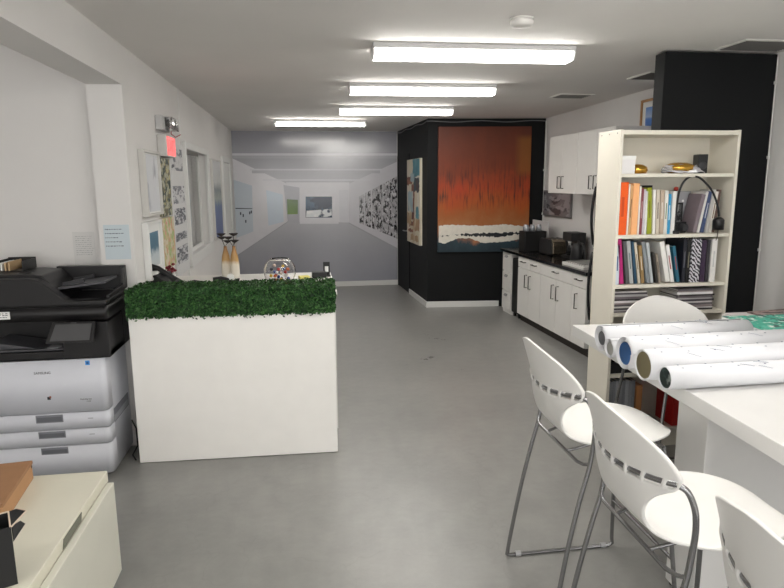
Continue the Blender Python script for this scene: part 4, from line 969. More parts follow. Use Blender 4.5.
# lower shelves
z0 = SH[1]
tr = thing('black_tray', 'black open tray on the shelf behind the far stool', 'tray', (gx(622, z0) + 0.0, BY0 + 0.14, z0 + 0.0005))
tb = MB(); tb.box(-0.085, 0.085, -0.11, 0.11, 0, 0.006); tb.box(-0.085, 0.085, -0.11, -0.105, 0.006, 0.07); tb.box(-0.085, 0.085, 0.105, 0.11, 0.006, 0.2); tb.box(-0.085, -0.08, -0.105, 0.105, 0.006, 0.2); tb.box(0.08, 0.085, -0.105, 0.105, 0.006, 0.2)
tb.build('tray_body', BLACKP, tr)
z0 = SH[0]; x = BX0 + BT + 0.012
gcol = [(132, 134, 138), (118, 120, 126), (146, 148, 152)]
for i in range(8):
    book(x, z0, 0.021, 0.335 + 0.004 * (i % 3), 0.22, [gcol[i % 3]], 'grey upright magazine file, %s on the bottom shelf' % (['leftmost', 'second from left', 'third from left', 'fourth from left', 'fifth from left', 'sixth from left', 'seventh from left', 'rightmost'][i]), 0, name='magazine_file', group='grey magazine files on the bottom shelf'); x += 0.0225
book(x + 0.012, z0, 0.04, 0.30, 0.2, [(176, 122, 78)], 'tan box file next to the grey magazine files', 0, name='box_file', pages=False)
o = obox('red_storage_box', mat('red_box', (168, 28, 26), 0.45), 0.27, 0.2, 0.31, (BX1 - BT - 0.145, BY0 + 0.13, z0 + 0.0006), bevel=0.003); tag(o, 'bright red storage box at the right of the bottom shelf', 'box')
o = obox('grey_green_folder', mat('sage_folder', (112, 122, 112), 0.5), 0.20, 0.2, 0.018, (BX0 + 0.34, BY0 + 0.12, z0 + 0.0006), bevel=0.001); tag(o, 'grey green folder lying flat on the bottom shelf', 'folder')

# things on the top shelf
z = SH[5]
wbx = thing('white_carton', 'small white carton box on the top shelf of the bookcase', 'box', (gx(628, z), BY0 + 0.06, z + 0.0005), 0.03)
box('carton', mat('carton_white', (226, 224, 224), 0.5), -0.055, 0.055, -0.04, 0.05, 0, 0.107, wbx, bevel=0.002); box('lid_flap', PAPER, -0.056, 0.056, -0.042, -0.0405, 0.085, 0.108, wbx)
GOLD = mat('gold_foil', (206, 160, 70), 0.22, 0.95, bump=.25, bscale=40)
q = gx(645, z)
o = MB().lathe([(0, 0), (0.05, 0.002), (0.062, 0.02), (0.055, 0.042), (0.03, 0.056), (0, 0.06)], seg=24).build('gold_dish', GOLD, loc=(q, BY0 + 0.09, z + 0.0006)); tag(o, 'small rounded gold dish next to the white carton', 'dish')
gs = thing('wrapped_gold_bowl', 'gold bowl half wrapped in clear crinkled plastic, top shelf', 'bowl', (gx(688, z), BY0 + 0.1, z + 0.0006))
MB().lathe([(0, 0), (0.06, 0.002), (0.098, 0.025), (0.09, 0.05), (0.05, 0.066), (0, 0.07)], seg=28).build('gold_body', GOLD, gs)
wp = MB(); rnd = random.Random(11)
n, m_ = 26, 7; vs = []
for j in range(m_):
    f = j / (m_ - 1)
    for i in range(n):
        a = 2 * PI * i / n; r = (0.102 + 0.045 * (1 if math.cos(a) > 0.3 else 0.2) * f * (1 + 0.4 * math.cos(a))) + rnd.uniform(-.006, .006)
        vs.append((r * math.cos(a), r * 0.75 * math.sin(a), max(0.002, 0.045 * (1 - f) + 0.004 + rnd.uniform(-.006, .008))))
wp.add(vs, [(j * n + i, j * n + (i + 1) % n, (j + 1) * n + (i + 1) % n, (j + 1) * n + i) for j in range(m_ - 1) for i in range(n)])
wp.build('plastic_wrap', mat('crinkled_plastic', (226, 226, 230), 0.15, trans=.5), gs, solid=0.001)
sp2 = thing('small_speaker', 'small black speaker box at the right of the top shelf', 'speaker', (gx(713.5, z), BY0 + 0.14, z + 0.0006), -0.15)
box('speaker_body', BLACKP, -0.03, 0.03, -0.04, 0.04, 0, 0.12, sp2, bevel=0.004); MB().lathe([(0.0, -0.001), (0.022, -0.003), (0.025, 0)], (0, -0.04, 0.05), axis='Y', seg=18).build('speaker_cone', DARKP, sp2)

# ------------------------------------------------------------------ high table
TZ = 0.93; ta = Vector((1.549, 3.335, 0)); trz = math.atan2(1.70, 0.075)   # direction of the left edge towards the far end
tdir = Vector((0.0436, 1.0, 0)).normalized(); tn = Vector((tdir.y, -tdir.x, 0))   # tn points right
def TP(s, o, z=0.0): p = ta - tdir * s + tn * o; return Vector((p.x, p.y, z))      # s: distance toward viewer, o: to the right
tb = thing('high_table', 'long white bar-height work table with thick top', 'table', (ta.x, ta.y, 0), math.atan2(-tdir.x, tdir.y))
tw = mat('table_white', (220, 219, 217), 0.32, var=.01)
# local frame: +x right, +y towards far end
box('table_top', tw, 0, 1.50, -2.25, 0, TZ - 0.062, TZ, tb, bevel=0.003)
box('pedestal', tw, 0.045, 1.45, -1.255, -1.05, 0.02, TZ - 0.0625, tb, bevel=0.003)
for x in (0.07, 0.75, 1.42):
    for y in (-1.235, -1.07): MB().lathe([(0.015, 0), (0.015, 0.02)], (x, y, 0), seg=12).build('foot', BLACKP, tb)

# ------------------------------------------------------------------ stools
SHELL = mat('white_stool_shell', (230, 229, 226), 0.34)
TUBE = mat('chrome_tube', (150, 150, 152), 0.2, 1.0)
def interp(tab, v):
    for (a, b) in zip(tab, tab[1:]):
        if a[0] <= v <= b[0]:
            t_ = (v - a[0]) / (b[0] - a[0] + 1e-9); t_ = t_ * t_ * (3 - 2 * t_) if False else t_
            return [p + (q - p) * t_ for p, q in zip(a[1:], b[1:])]
    return tab[-1][1:]
def catmull(pts, n):
    out = []
    P_ = [Vector(p) for p in pts]
    for i in range(len(P_) - 1):
        a, b = P_[i], P_[i + 1]; p0 = P_[max(i - 1, 0)]; p3 = P_[min(i + 2, len(P_) - 1)]
        for k in range(n):
            t_ = k / n; out.append(0.5 * ((2 * a) + (b - p0) * t_ + (2 * p0 - 5 * a + 4 * b - p3) * t_ ** 2 + (3 * a - p0 - 3 * b + p3) * t_ ** 3))
    out.append(P_[-1]); return out
# centre profile (x, z) with half width and forward curl at the edge;   +x is the front
SLOT_Z = 0.941
PROF = [  # x, z, half width
 (0.280, 0.728, 0.012), (0.272, 0.738, 0.075), (0.245, 0.746, 0.130), (0.200, 0.750, 0.175), (0.14, 0.750, 0.208), (0.07, 0.747, 0.226),
 (0.00, 0.744, 0.228), (-0.06, 0.741, 0.214), (-0.115, 0.742, 0.186), (-0.158, 0.748, 0.158), (-0.192, 0.764, 0.138), (-0.216, 0.790, 0.130),
 (-0.233, 0.822, 0.134), (-0.246, 0.858, 0.152), (-0.256, 0.890, 0.182), (-0.262, 0.914, 0.218), (-0.264, 0.928, 0.240), (-0.266, 0.954, 0.250)]
for k_ in (0.03, 0.055, 0.085, 0.115, 0.14, 0.162, 0.178, 0.188, 0.1925):
    PROF.append((-0.266 - 0.30 * (k_ - 0.013), 0.941 + k_, max(0.252 * (1 - (k_ / 0.193) ** 2) ** (1 / 1.5), 0.012)))
def stool_lift(x, z, hw):
    """how far the shell edge curls forward and up"""
    b = min(1, max(0, (z - 0.76) / 0.15))
    return 1.2 * hw * hw * b, 0.378 * hw * hw * b + (1 - b) * 0.010 * (hw / 0.22) ** 2
PROF = [p + stool_lift(*p) for p in PROF]
def make_stool(label):
    t = thing('bar_stool', label, 'stool', (0, 0, 0), 0, 'white bar stools at the high table')
    rows = []
    pc = [Vector((p[0], p[1], p[2])) for p in PROF]; pd = [Vector((p[3], p[4], 0)) for p in PROF]
    A = catmull(pc, 4); B = catmull(pd, 4)
    NU = 48
    vs = []; 
    for a, b in zip(A, B):
        for i in range(NU + 1):
            u = -1 + 2 * i / NU; k = abs(u) ** 2.0
            bl = 0.006 * max(0.0, 1 - abs(a.y - SLOT_Z) / 0.03) if (a.x < -0.2 and ((i + 3) % 6) in (0, 1)) else 0.0
            vs.append((a.x + b.x * k - bl, u * max(a.z, 0.004), a.y + b.y * k))
    fs = []
    for r in range(len(A) - 1):
        zc = (A[r].y + A[r + 1].y) / 2
        for i in range(NU):
            u = -1 + 2 * (i + .5) / NU
            # row of seven slots through the back
            if A[r].x < -0.2 and abs(zc - SLOT_Z) < 0.0125 and abs(u) < 0.95 and ((i + 3) % 6) not in (0,): continue
            fs.append((r * (NU + 1) + i, (r + 1) * (NU + 1) + i, (r + 1) * (NU + 1) + i + 1, r * (NU + 1) + i + 1))
    mb = MB(); mb.add(vs, fs, 0, True)
    o = mb.build('seat_shell', SHELL, t, solid=0.009)
    R = 0.0088
    # small white clips between the slots
    # continuous bent tube: rear leg, side bend, across the back through the slots
    def back_p(y): return (-0.266 + 1.2 * y * y + 0.005, y, SLOT_Z + 0.378 * y * y)
    half = [(-0.287, 0.264, 0.012), (-0.272, 0.262, 0.12), (-0.232, 0.256, 0.36), (-0.190, 0.252, 0.56), (-0.160, 0.251, 0.68), (-0.148, 0.252, 0.77), (-0.146, 0.256, 0.84), (-0.155, 0.259, 0.900), (-0.174, 0.252, 0.948), back_p(.236)]
    acr = [back_p(y) for y in (0.20, 0.15, 0.10, 0.05, 0.0, -0.05, -0.10, -0.15, -0.20)]
    mir = [(x, -y, z) for x, y, z in half[::-1]]
    front = lambda s: [(-0.262, s * 0.262, 0.012)]
    # sled runner and front upright join the same rod
    fr_ = [(0.245, 0.264, 0.012), (0.240, 0.262, 0.05), (0.195, 0.200, 0.62), (0.185, 0.185, 0.715)]
    MB().tube(catmull(half, 5) + catmull(acr, 2) + catmull(mir, 5), R, seg=10).build('back_rod', TUBE, t)
    for s in (1, -1):
        pts = [(-0.287, s * 0.264, 0.014), (-0.268, s * 0.264, 0.0092)] + [(0.225, s * 0.264, 0.0092), (0.245, s * 0.264, 0.02)] + [(x, s * y, z) for x, y, z in fr_[1:]]
        MB().tube(pts, R, seg=10).build('leg', TUBE, t)
        MB().tube([(-0.22, s * 0.264, 0.0125), (-0.245, s * 0.264, 0.0125)], 0.0125, seg=10).build('glide', mat('glide_grey', (170, 170, 172), 0.4), t)
        MB().tube([(0.185, s * 0.264, 0.0125), (0.21, s * 0.264, 0.0125)], 0.0125, seg=10).build('glide', mat('glide_grey', (170, 170, 172), 0.4), t)
    # cradle under the seat, cross bars and foot rest
    MB().tube([(-0.158, 0.251, 0.70), (-0.17, 0.225, 0.690), (-0.18, 0.19, 0.688), (-0.18, -0.19, 0.688), (-0.17, -0.225, 0.690), (-0.158, -0.251, 0.70)], 0.007, seg=8).build('rear_cross_bar', TUBE, t)
    MB().tube([(0.185, 0.185, 0.715), (0.185, -0.185, 0.715)], 0.007, seg=8).build('front_cross_bar', TUBE, t)
    for s in (1, -1): MB().tube([(-0.18, s * 0.10, 0.690), (-0.05, s * 0.12, 0.728), (0.185, s * 0.12, 0.718)], 0.006, seg=8).build('seat_rail', TUBE, t)
    MB().tube([(0.222, 0.240, 0.26), (0.222, -0.240, 0.26)], 0.007, seg=8).build('foot_rest', TUBE, t)
    return t
def stool(proto, x, y, rz, label):
    o = proto if proto.get('used') is None else copy_tree(proto)
    if proto.get('used') is None: proto['used'] = 1
    o['label'] = label; o.location = (x, y, 0); o.rotation_euler = (0, 0, rz)
    return o
pstool = make_stool('white moulded bar stool with chrome sled frame, farthest of the three along the near side')
srz = 0.0
S1 = stool(pstool, 1.206, 2.31, 0.004, 'white bar stool with chrome frame, farthest of the three at the table left edge')
S2 = stool(pstool, 1.160, 1.625, -0.024, 'white bar stool with chrome frame, middle of the three at the table left edge')
S3 = stool(pstool, 1.135, 0.95, -0.02, 'white bar stool cut off by the lower right corner, nearest of all stools')
S4 = stool(pstool, 2.165, 3.185, -PI / 2, 'white bar stool at the far end of the table before the bookcase')
S4.scale = (1.0, 1.1, 0.93)
for s in (S1, S2, S3, S4):
    if 'used' in s: del s['used']

# ------------------------------------------------------------------ paper rolls on the table
def roll(rx, ry, r, L_, inner, label, rz=0.0, thick=0.012, tilt=0.0, name='paper_roll', marks=True, seed=0, core=None):
    t = thing(name, label, 'paper roll', (rx, ry, TZ + r + 0.002), rz, 'rolled plans on the high table')
    # spiral-wound tube
    turns = 3; n = 40 * turns; pts = []
    for i in range(n + 1):
        a = 2 * PI * i / 40 + seed; rr = r - thick * (1 - i / n) ; pts.append((rr * math.cos(a), rr * math.sin(a)))
    vs = [(0, y, z) for y, z in pts] + [(L_, y, z) for y, z in pts]
    mb = MB(); mb.add(vs, [(i, i + 1, n + 1 + i + 1, n + 1 + i) for i in range(n)], 0, True)
    mb.build('rolled_sheet', mat('plan_paper', (222, 223, 227), 0.5, var=.01), t, solid=0.0012)
    if inner:
        ri = r - thick - 0.002
        ib = MB(); ib.lathe([(ri, 0.004), (ri, L_ - 0.004), (ri - 0.004, L_ - 0.004), (ri - 0.004, 0.004), (ri, 0.004)], axis='X', seg=28)
        ib.build('inner_sheet', inner, t)
    if core:
        MB().lathe([(core, 0.006), (core, L_ - .01), (core * .8, L_ - .01), (core * .8, 0.006), (core, 0.006)], axis='X', seg=24).build('cardboard_core', mat('core_dark', (60, 54, 52), 0.7), t)
    if marks:
        mk = MB(); rnd = random.Random(seed + 5)
        for i in range(10):
            x = 0.06 + i * 0.12; 
            for a in (1.25, 2.0):
                a += 0.05 * math.sin(i); c = Vector((x, (r + 0.0012) * math.cos(a), (r + 0.0012) * math.sin(a)))
                mk.box(c.x, c.x + 0.006, c.y - 0.003, c.y + 0.003, c.z - 0.0008, c.z + 0.0006)
        for k in range(3):
            x = rnd.uniform(0.1, 0.6); a = 1.6 + 0.3 * k
            for j in range(7):
                aa = a + 0.05 * j; mk.box(x + 0.008 * j, x + 0.008 * j + 0.009, (r + .001) * math.cos(aa) - .002, (r + .001) * math.cos(aa) + .002, (r + .0012) * math.sin(aa), (r + .0016) * math.sin(aa))
        mk.build('surface_pattern', mat('plan_ink', (120, 128, 150), 0.6), t)
    return t
roll(1.435, 2.765, 0.066, 0.79, mat('roll_inside_grey', (140, 142, 146), 0.6), 'rolled plan with dark cardboard core, farthest roll on the table', 0.02, 0.03, core=0.026, seed=1)
roll(1.417, 2.645, 0.046, 0.80, mat('roll_inside_white', (205, 205, 200), 0.6), 'thin white rolled plan wedged between two thicker rolls', 0.02, 0.012, seed=2)
roll(1.39, 2.462, 0.074, 0.84, mat('roll_inside_blue', (62, 108, 168), 0.5), 'thick rolled plan with blue inside', 0.015, 0.022, seed=3)
roll(1.39, 2.310, 0.066, 1.2, mat('roll_inside_tan', (150, 140, 108), 0.6), 'rolled plan with tan inside, second nearest on the table', 0.01, 0.008, seed=4)
roll(1.415, 2.190, 0.047, 1.2, blobs('roll_inside_green', (70, 92, 88), [(170, 180, 176), (40, 56, 54)], 9, coords='Object', thr=.5), 'slim rolled plan with mottled green inside, nearest roll', 0.005, 0.004, seed=5)
# stool-height white lid peeking below the rolls is the far stool seat; prints lying on the far right of the table
def sheet(name, pts, z, m, label, t_=0.003):
    P_ = [PZ(x, y, z) for x, y in pts]; c = sum(P_, Vector()) / len(P_)
    mb = MB().prism([Vector((p.x - c.x, p.y - c.y, 0)) for p in P_], (0, 0, t_)); return tag(mb.build(name, m, loc=(c.x, c.y, z)), label, name.replace('_', ' '))
tm = blobs('teal_print_ink', (70, 172, 148), [(96, 190, 168), (225, 236, 230), (60, 92, 88)], 7, (2.2, 1, 1), thr=0.56)
tm2 = blobs('aqua_print_ink', (130, 204, 200), [(150, 216, 212), (220, 238, 238)], 4, (2, 1, 1), thr=0.55)

# pads of prints on the far right of the table
def pad(s0, s1, o0, o1, h, m, label, name, z=TZ, rz=0.0):
    c = TP((s0 + s1) / 2, (o0 + o1) / 2, z + 0.0006); w, d = o1 - o0, s1 - s0
    t = thing(name, label, 'print', (c.x, c.y, c.z), math.atan2(-tdir.x, tdir.y) + rz)
    box('sheets', PAPER, -w / 2, w / 2, -d / 2, d / 2, 0, h - 0.002, t); box('cover_print', m, -w / 2, w / 2, -d / 2, d / 2, h - 0.002, h, t)
    return t
pad(0.26, 0.60, 0.745, 1.42, 0.085, tm, 'pile of sheets topped by a glossy green print, right of the rolls', 'print_pile')
pad(0.63, 0.90, 0.745, 1.42, 0.075, tm2, 'pile of sheets topped by a pale aqua print, nearer than the green one', 'print_pile')
for i in range(5):
    c = TP(0.125 + 0.004 * (i % 2), 1.17 + 0.01 * (i % 3), TZ + 0.0006 + 0.0105 * i)
    b = MB(); b.box(-0.27, 0.27, -0.10, 0.10, 0, 0.0022); b.box(-0.268, 0.268, -0.098, 0.098, 0.0022, 0.0078, 1); b.box(-0.27, 0.27, -0.10, 0.10, 0.0078, 0.010)
    o = b.build('brochure', [mat('brochure_white', (222, 214, 214), 0.4), PAPER], loc=c, rot=(0, 0, trz - PI / 2 + 0.04 * math.sin(i * 2.0)))
    tag(o, ['bottom white brochure', 'second white brochure from the bottom', 'middle white brochure', 'fourth white brochure from the bottom', 'top white brochure'][i] + ' in the stack at the far table end', 'brochure', 'white brochures at the far table end')
c = TP(0.12, 1.22, TZ + 0.0006 + 0.0105 * 5)
o = MB().box(-0.17, 0.17, -0.09, 0.09, 0, 0.009).build('magazine', blobs('magazine_brown', (112, 94, 92), [(70, 58, 60), (170, 150, 146)], 5), loc=c, rot=(0, 0, 0.12)); tag(o, 'brown grey magazine lying on the white brochures at the far table end', 'magazine')

# ------------------------------------------------------------------ copier
CXR = -1.168; CW = 0.62; CWB = CW + 0.038
cp = thing('copier', 'large grey and black office copier in the left side area', 'copier', (CXR - CW, 3.726, 0))     # local x 0..CW, y 0 front .. depth
cg_ = mat('copier_grey', (214, 216, 224), 0.42, var=.01); cg2 = mat('copier_grey_shade', (168, 170, 178), 0.45)
cb_ = mat('copier_black', (21, 20, 22), 0.42, bump=.02, bscale=400)
CD = 0.465
def rprism(mb, x0, x1, y0, y1, z0, z1, r=0.03, mi=0):
    pts = []
    for cx_, cy_, a0 in ((x1 - r, y0 + r, -PI / 2), (x1 - 0.006, y1 - 0.006, 0), (x0 + 0.006, y1 - 0.006, PI / 2), (x0 + r, y0 + r, PI)):
        rr = r if cy_ < (y0 + y1) / 2 else 0.006
        for k in range(6): a = a0 + (PI / 2) * k / 5; pts.append((cx_ + rr * math.cos(a), cy_ + rr * math.sin(a), z0))
    mb.prism(pts, (0, 0, z1 - z0), mi, True)
b = MB(); rprism(b, -0.096, CW - 0.004, 0.012, CD, 0.03, 0.752, 0.03); b.build('copier_body', cg_, cp)
for x in (-0.02, CW - 0.08):
    for y in (0.1, CD - 0.08): MB().lathe([(0.03, -0.015), (0.03, 0.015)], (x, y, 0.03), axis='Y', seg=16).build('castor', BLACKP, cp)
def front_panel(name, z0, z1, x0=-0.10, x1=CW, handle=None):
    b = MB(); rprism(b, x0, x1, 0.0, 0.10, z0, z1, 0.03); o = b.build(name, cg_, cp)
    if handle:
        h0, h1, hz0, hz1 = handle
        hb = MB(); hb.box(h0, h1, -0.0025, 0.0, hz0, hz1); hb.box(h0 + 0.006, h1 - 0.006, -0.003, -0.0025, hz0 + 0.006, hz1 - 0.012, 1)
        hb.build('tray_handle', [mat('handle_recess', (128, 130, 138), 0.5), mat('handle_recess_dark', (104, 106, 112), 0.5)], o)
    return o
X_ = lambda px, py: PY(px, py, 3.726).x - (CXR - CW)
fc = front_panel('front_cover', 0.431, 0.752)
t1 = front_panel('paper_drawer', 0.327, 0.427, handle=(0.213, 0.363, 0.374, 0.421))
t2 = front_panel('paper_drawer', 0.227, 0.323, handle=(0.218, 0.368, 0.277, 0.319))
t3 = front_panel('paper_drawer', 0.05, 0.223, handle=(0.223, 0.373, 0.176, 0.217))
INK = mat('logo_ink', (40, 42, 50), 0.5)
text('brand_lettering', 'SAMSUNG', 0.020, INK, fc, (0.275, -0.0006, 0.678), (PI / 2, 0, 0))
text('model_lettering', 'MultiXpress', 0.013, INK, fc, (0.50, -0.0006, 0.508), (PI / 2, 0, 0))
text('model_lettering', 'K3300', 0.009, INK, fc, (0.515, -0.0006, 0.494), (PI / 2, 0, 0))
MB().box(0.288, 0.306, -0.0008, 0, 0.515, 0.533).box(0.300, 0.310, -0.0012, -0.0008, 0.525, 0.537, 1).build('small_badge', [INK, mat('badge_brown', (150, 90, 70), .5)], fc)
MB().box(0.515, 0.54, -0.0008, 0, 0.715, 0.742).box(0.521, 0.534, -0.0012, -0.0008, 0.721, 0.736, 1).build('blue_sticker', [mat('sticker_blue', (70, 150, 220), .5), mat('sticker_navy', (40, 80, 140), .5)], fc)
for tt, zz in ((t1, 0.385), (t2, 0.285)):
    MB().box(0.50, 0.53, -0.0006, 0, zz, zz + 0.006).build('tray_mark', cg2, tt)
# side recess
MB().box(CW - 0.0038, CW - 0.001, 0.07, 0.42, 0.315, 0.40).box(CW - 0.001, CW + 0.0015, 0.09, 0.40, 0.325, 0.36, 1).build('side_recess', [mat('handle_recess', (128, 130, 138), 0.5), cg2], cp)
# black upper: lower shell with the output bay, control box, scanner deck
u = MB()
u.box(-0.10, CWB, 0.30, CD, 0.755, 1.045)                        # back block
u.box(-0.10, CWB, 0.012, 0.30, 0.755, 0.80)                    # bay floor
u.prism([(0.40, 0.0, 0.755), (CWB, 0.0, 0.755), (CWB, 0.30, 0.755), (0.40, 0.30, 0.755)], (0, 0, 0.215))
u.build('output_bay', cb_, cp, bevel=0.006)
tr_ = MB(); tr_.prism([(-0.10, 0.03, 0.802), (0.40, 0.03, 0.802), (0.40, 0.29, 0.802), (-0.10, 0.29, 0.802)], (0, 0, 0.012))
tr_.prism([(0.0, 0.05, 0.815), (0.24, 0.05, 0.815), (0.0, 0.05, 0.86)], (0, 0.22, 0)); tr_.build('output_tray', mat('tray_dark_grey', (74, 74, 78), 0.45), cp, bevel=0.003)
MB().prism([(0.30, 0.04, 0.815), (0.36, 0.035, 0.815), (0.39, 0.10, 0.815), (0.30, 0.12, 0.815)], (0, 0, 0.004)).build('paper_stop', mat('stop_grey', (150, 150, 154), 0.5), cp)
sc_ = MB(); rprism(sc_, -0.102, CWB + 0.004, -0.004, CD + 0.002, 0.985, 1.062, 0.02); sc_.build('scanner_deck', cb_, cp)
MB().box(-0.098, CWB - 0.006, 0.006, CD - 0.01, 1.062, 1.07).build('scanner_gap', mat('gap_black', (8, 8, 8), 0.7), cp)
# document feeder lid: front profile with the flowing drop to the right
yA, yF = -0.006, CD
prof = [(-0.104, 1.07), (CWB + 0.006, 1.07), (CWB + 0.006, 1.098), (0.50, 1.094), (0.455, 1.102), (0.42, 1.125), (0.375, 1.165), (0.335, 1.2), (0.30, 1.222), (0.26, 1.232), (-0.104, 1.235)]
fd = MB(); fd.prism([(x, yA, z) for x, z in prof], (0, 0.075, 0)); 
prof2 = [(-0.104, 1.07), (CWB + 0.006, 1.07), (CWB + 0.006, 1.098), (0.40, 1.098), (0.335, 1.2), (0.30, 1.24), (0.2, 1.25), (-0.104, 1.25)]
fd.prism([(x, yA + 0.075, z) for x, z in prof2], (0, CD - 0.135, 0))
fd.build('document_feeder', cb_, cp, bevel=0.008)
bk_ = MB(); bk_.prism([(0.30, CD - 0.062, 1.098), (CWB + 0.006, CD - 0.062, 1.098), (CWB + 0.006, CD - 0.062, 1.245), (0.26, CD - 0.062, 1.25)], (0, 0.05, 0))
bk_.prism([(CWB - 0.012, 0.06, 1.098), (CWB - 0.012, CD - 0.062, 1.098), (CWB - 0.012, CD - 0.062, 1.244), (CWB - 0.012, CD - 0.08, 1.235), (CWB - 0.012, CD - 0.10, 1.135), (CWB - 0.012, 0.06, 1.118)], (0.018, 0, 0)); bk_.build('feeder_rear_wall', cb_, cp, bevel=0.003)
it = MB(); it.prism([(0.36, 0.12, 1.145), (CWB - 0.03, 0.12, 1.178), (CWB - 0.03, 0.12, 1.192), (0.36, 0.12, 1.160)], (0, CD - 0.21, 0)); it.build('feeder_input_tray', mat('tray_dark_grey', (74, 74, 78), 0.45), cp, bevel=0.002)
for y_ in (0.15, 0.33): MB().prism([(0.38, y_, 1.163), (0.50, y_, 1.183), (0.50, y_, 1.205), (0.38, y_, 1.185)], (0, 0.02, 0)).build('paper_guide', DARKP, cp, bevel=0.002)
MB().box(0.16, 0.215, 0.12, 0.155, 1.2505, 1.2535).build('lid_latch', mat('gap_black', (8, 8, 8), 0.7), cp)
cpn = MB(); cpn.prism([(0.345, -0.10, 0.875), (0.60, -0.10, 0.875), (0.605, -0.045, 0.985), (0.375, -0.045, 0.985), (0.345, -0.10, 0.875)][:4], (0, 0.022, 0.0)); 
pan = cpn.build('control_panel', cb_, cp, bevel=0.004)
scp = MB(); scp.add([(0.372, -0.0995, 0.889), (0.583, -0.0995, 0.889), (0.590, -0.0535, 0.975), (0.395, -0.0535, 0.975)], [(0, 1, 2, 3)]); s_o = scp.build('touch_screen', mat('screen_off_grey', (78, 78, 80), 0.3), pan, loc=(0, -0.001, 0.0))
text('brand_lettering', 'SAMSUNG', 0.007, mat('lettering_grey', (120, 120, 124), .5), pan, (0.49, -0.0492, 0.9805), (math.radians(64), 0, 0))
MB().box(0.40, 0.50, -0.055, 0.0, 0.90, 0.955).build('panel_arm', cb_, cp)
lb = MB(); lb.box(-0.02, 0.14, -0.0052, -0.0042, 1.005, 1.048); 
for i, z_ in enumerate((1.036, 1.026, 1.014)):
    for k in range(8): lb.box(0.004 + k * 0.016, 0.004 + k * 0.016 + (0.012 if (k + i) % 3 else 0.007), -0.0056, -0.0052, z_, z_ + 0.004, 1)
lb.build('asset_label', [PAPER, INK], cp)
cdl = MB(); cdl.tube([(CW + 0.005, CD - 0.03, 0.20), (CW + 0.03, 0.43, 0.14), (CW + 0.04, 0.40, 0.03), (CW + 0.03, 0.3, 0.008), (CW + 0.07, 0.22, 0.008)], 0.005, seg=8); cdl.build('power_cord', BLACKP, cp)
# black desk organiser behind the copier with tan folders, on a low shelf top
dq = Vector((-1.86, 4.10, 0))
og = thing('file_tray', 'black desktop file holder with tan folders on top of the copier', 'file holder', (-1.705, 4.02, 1.2515))
ob = MB(); ob.box(-0.09, 0.07, -0.10, 0.10, 0, 0.004); ob.box(-0.09, 0.07, 0.096, 0.10, 0.004, 0.066); ob.box(0.066, 0.07, -0.10, 0.096, 0.004, 0.060); ob.box(-0.09, -0.086, -0.10, 0.096, 0.004, 0.060); ob.build('holder_shell', BLACKP, og, bevel=0.001)
for i, (x, c, h) in enumerate(((-0.07, (230, 230, 226), 0.044), (-0.052, (230, 230, 226), 0.046), (-0.03, (206, 178, 140), 0.048), (-0.01, (196, 166, 126), 0.052))):
    o = MB().box(-0.004, 0.004, -0.09, 0.08, 0, h).build('file_folder', mat('folder_%d' % c[2], c, 0.7), loc=(-1.705 + x, 4.02, 1.256)); tag(o, ['white folder leftmost in the black file holder', 'white folder second in the black file holder', 'tan folder left of another tan one in the file holder', 'tan folder rightmost in the black file holder'][i], 'folder')

# ------------------------------------------------------------------ cream lateral cabinet at the lower left
lc = thing('filing_cabinet', 'low cream filing cabinet in the lower left foreground', 'cabinet', (-0.885, 2.735, 0), 0.0)
cm_ = mat('cabinet_cream', (230, 227, 210), 0.42, var=.02, scale=3)
box('cabinet_body', cm_, -0.52, -0.004, -1.30, -0.006, 0.03, 0.448, lc)
box('cabinet_top', cm_, -0.525, 0.0, -1.304, 0, 0.449, 0.502, lc, bevel=0.004)
df = MB(); df.box(0.004, 0.034, -1.27, -0.035, 0.035, 0.462); fo = df.build('drawer_front', mat('cabinet_cream_front', (224, 223, 210), 0.4), lc, bevel=0.004)
box('drawer_side', mat('cabinet_cream_front', (224, 223, 210), 0.4), -0.003, 0.004, -1.25, -0.05, 0.05, 0.44, lc)
MB().prism([(0.001, -0.55, 0.462), (0.001, -0.36, 0.462), (0.001, -0.345, 0.494), (0.001, -0.535, 0.494)], (0.002, 0, 0)).build('drawer_handle', mat('handle_shadow_grey', (120, 120, 108), 0.5), lc)  # thin grey plate painted as the shade inside the handle slot
for x in (-0.48, -0.04):
    for y in (-1.26, -0.05): MB().lathe([(0.015, 0), (0.015, 0.03)], (x, y, 0), seg=10).build('foot', BLACKP, lc)
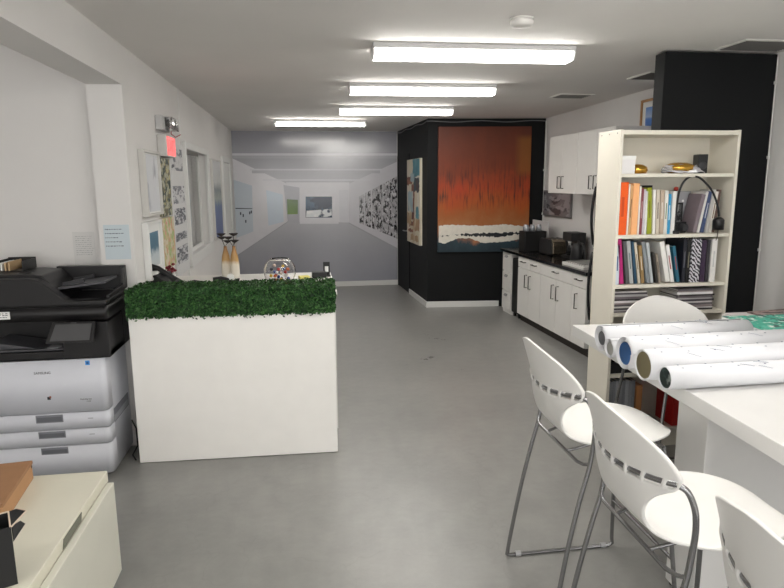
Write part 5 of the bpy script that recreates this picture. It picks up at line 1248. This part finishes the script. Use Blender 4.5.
# cardboard box on it
cbx = thing('cardboard_box', 'brown flat cardboard box on the cream filing cabinet', 'box', (-1.18, 2.705, 0.503), 0.12)
card = mat('cardboard_brown', (190, 146, 106), 0.75, var=.04, scale=12)
box('carton_base', card, -0.20, 0.0, -0.38, 0.0, 0, 0.066, cbx, bevel=0.002); box('carton_lid', mat('cardboard_lid', (166, 124, 90), 0.75, var=.05, scale=12), -0.203, 0.003, -0.383, 0.003, 0.0665, 0.082, cbx, bevel=0.002)
MB().lathe([(0.006, 0), (0.006, 0.0015)], (0.003, -0.02, 0.062), axis='X', seg=10).build('snap_dot', mat('dot_dark', (60, 44, 34), .6), cbx)
# black open box with cream edged flaps
ZB = 0.70
pn_, pfar = PZ(11, 527, ZB), PZ(9, 510, ZB)
BRZ = math.atan2(-pn_.x, pn_.y)
pf = thing('open_black_box', 'open black box with cream edged flaps at the left edge', 'box', (pn_.x, pn_.y, 0.503), BRZ)
bb = mat('black_board', (28, 28, 30), 0.6); ce = mat('board_edge_cream', (222, 204, 184), 0.7)
dyb = pfar.y - pn_.y; hh = ZB - 0.503
wl_ = MB()
wl_.box(-0.42, 0, 0, 0.004, 0, hh); wl_.box(-0.42, 0, dyb - 0.004, dyb, 0, hh); wl_.box(-0.004, 0, 0.004, dyb - 0.004, 0, hh); wl_.box(-0.42, -0.416, 0.004, dyb - 0.004, 0, hh); wl_.box(-0.416, -0.004, 0.004, dyb - 0.004, 0, 0.004)
wl_.build('box_walls', bb, pf)
eg = MB(); eg.box(-0.42, 0, dyb - 0.0045, dyb + 0.0005, hh, hh + 0.003); eg.box(-0.0045, 0.0005, 0, dyb - 0.005, hh, hh + 0.003); eg.build('cream_edge', ce, pf)
def rel(px, py, z): q = PZ(px, py, z); v = Vector((q.x - pn_.x, q.y - pn_.y, 0)); v.rotate(Matrix.Rotation(-BRZ, 3, 'Z')); return Vector((v.x, v.y, z - 0.503))
for q4 in ([(0, 0, hh), rel(26, 511, ZB + 0.005), rel(17, 509, ZB + 0.005), (0, dyb, hh)],
           [(0.002, 0.0, hh - 0.05), rel(25, 524, ZB - 0.06), rel(20, 521, ZB - 0.05), (0.002, dyb * 0.6, hh - 0.03)]):  # lower black quad stands in for the shadow beneath the upper one
    f_ = MB(); f_.add(q4, [(0, 1, 2, 3)]); fo_ = f_.build('flap_and_shadow', bb, pf, solid=0.003)
    if q4[0][2] == hh:
        e_ = MB(); e_.tube([q4[0], q4[1], q4[2]], 0.0028, seg=6); e_.build('cream_edge', ce, fo_)
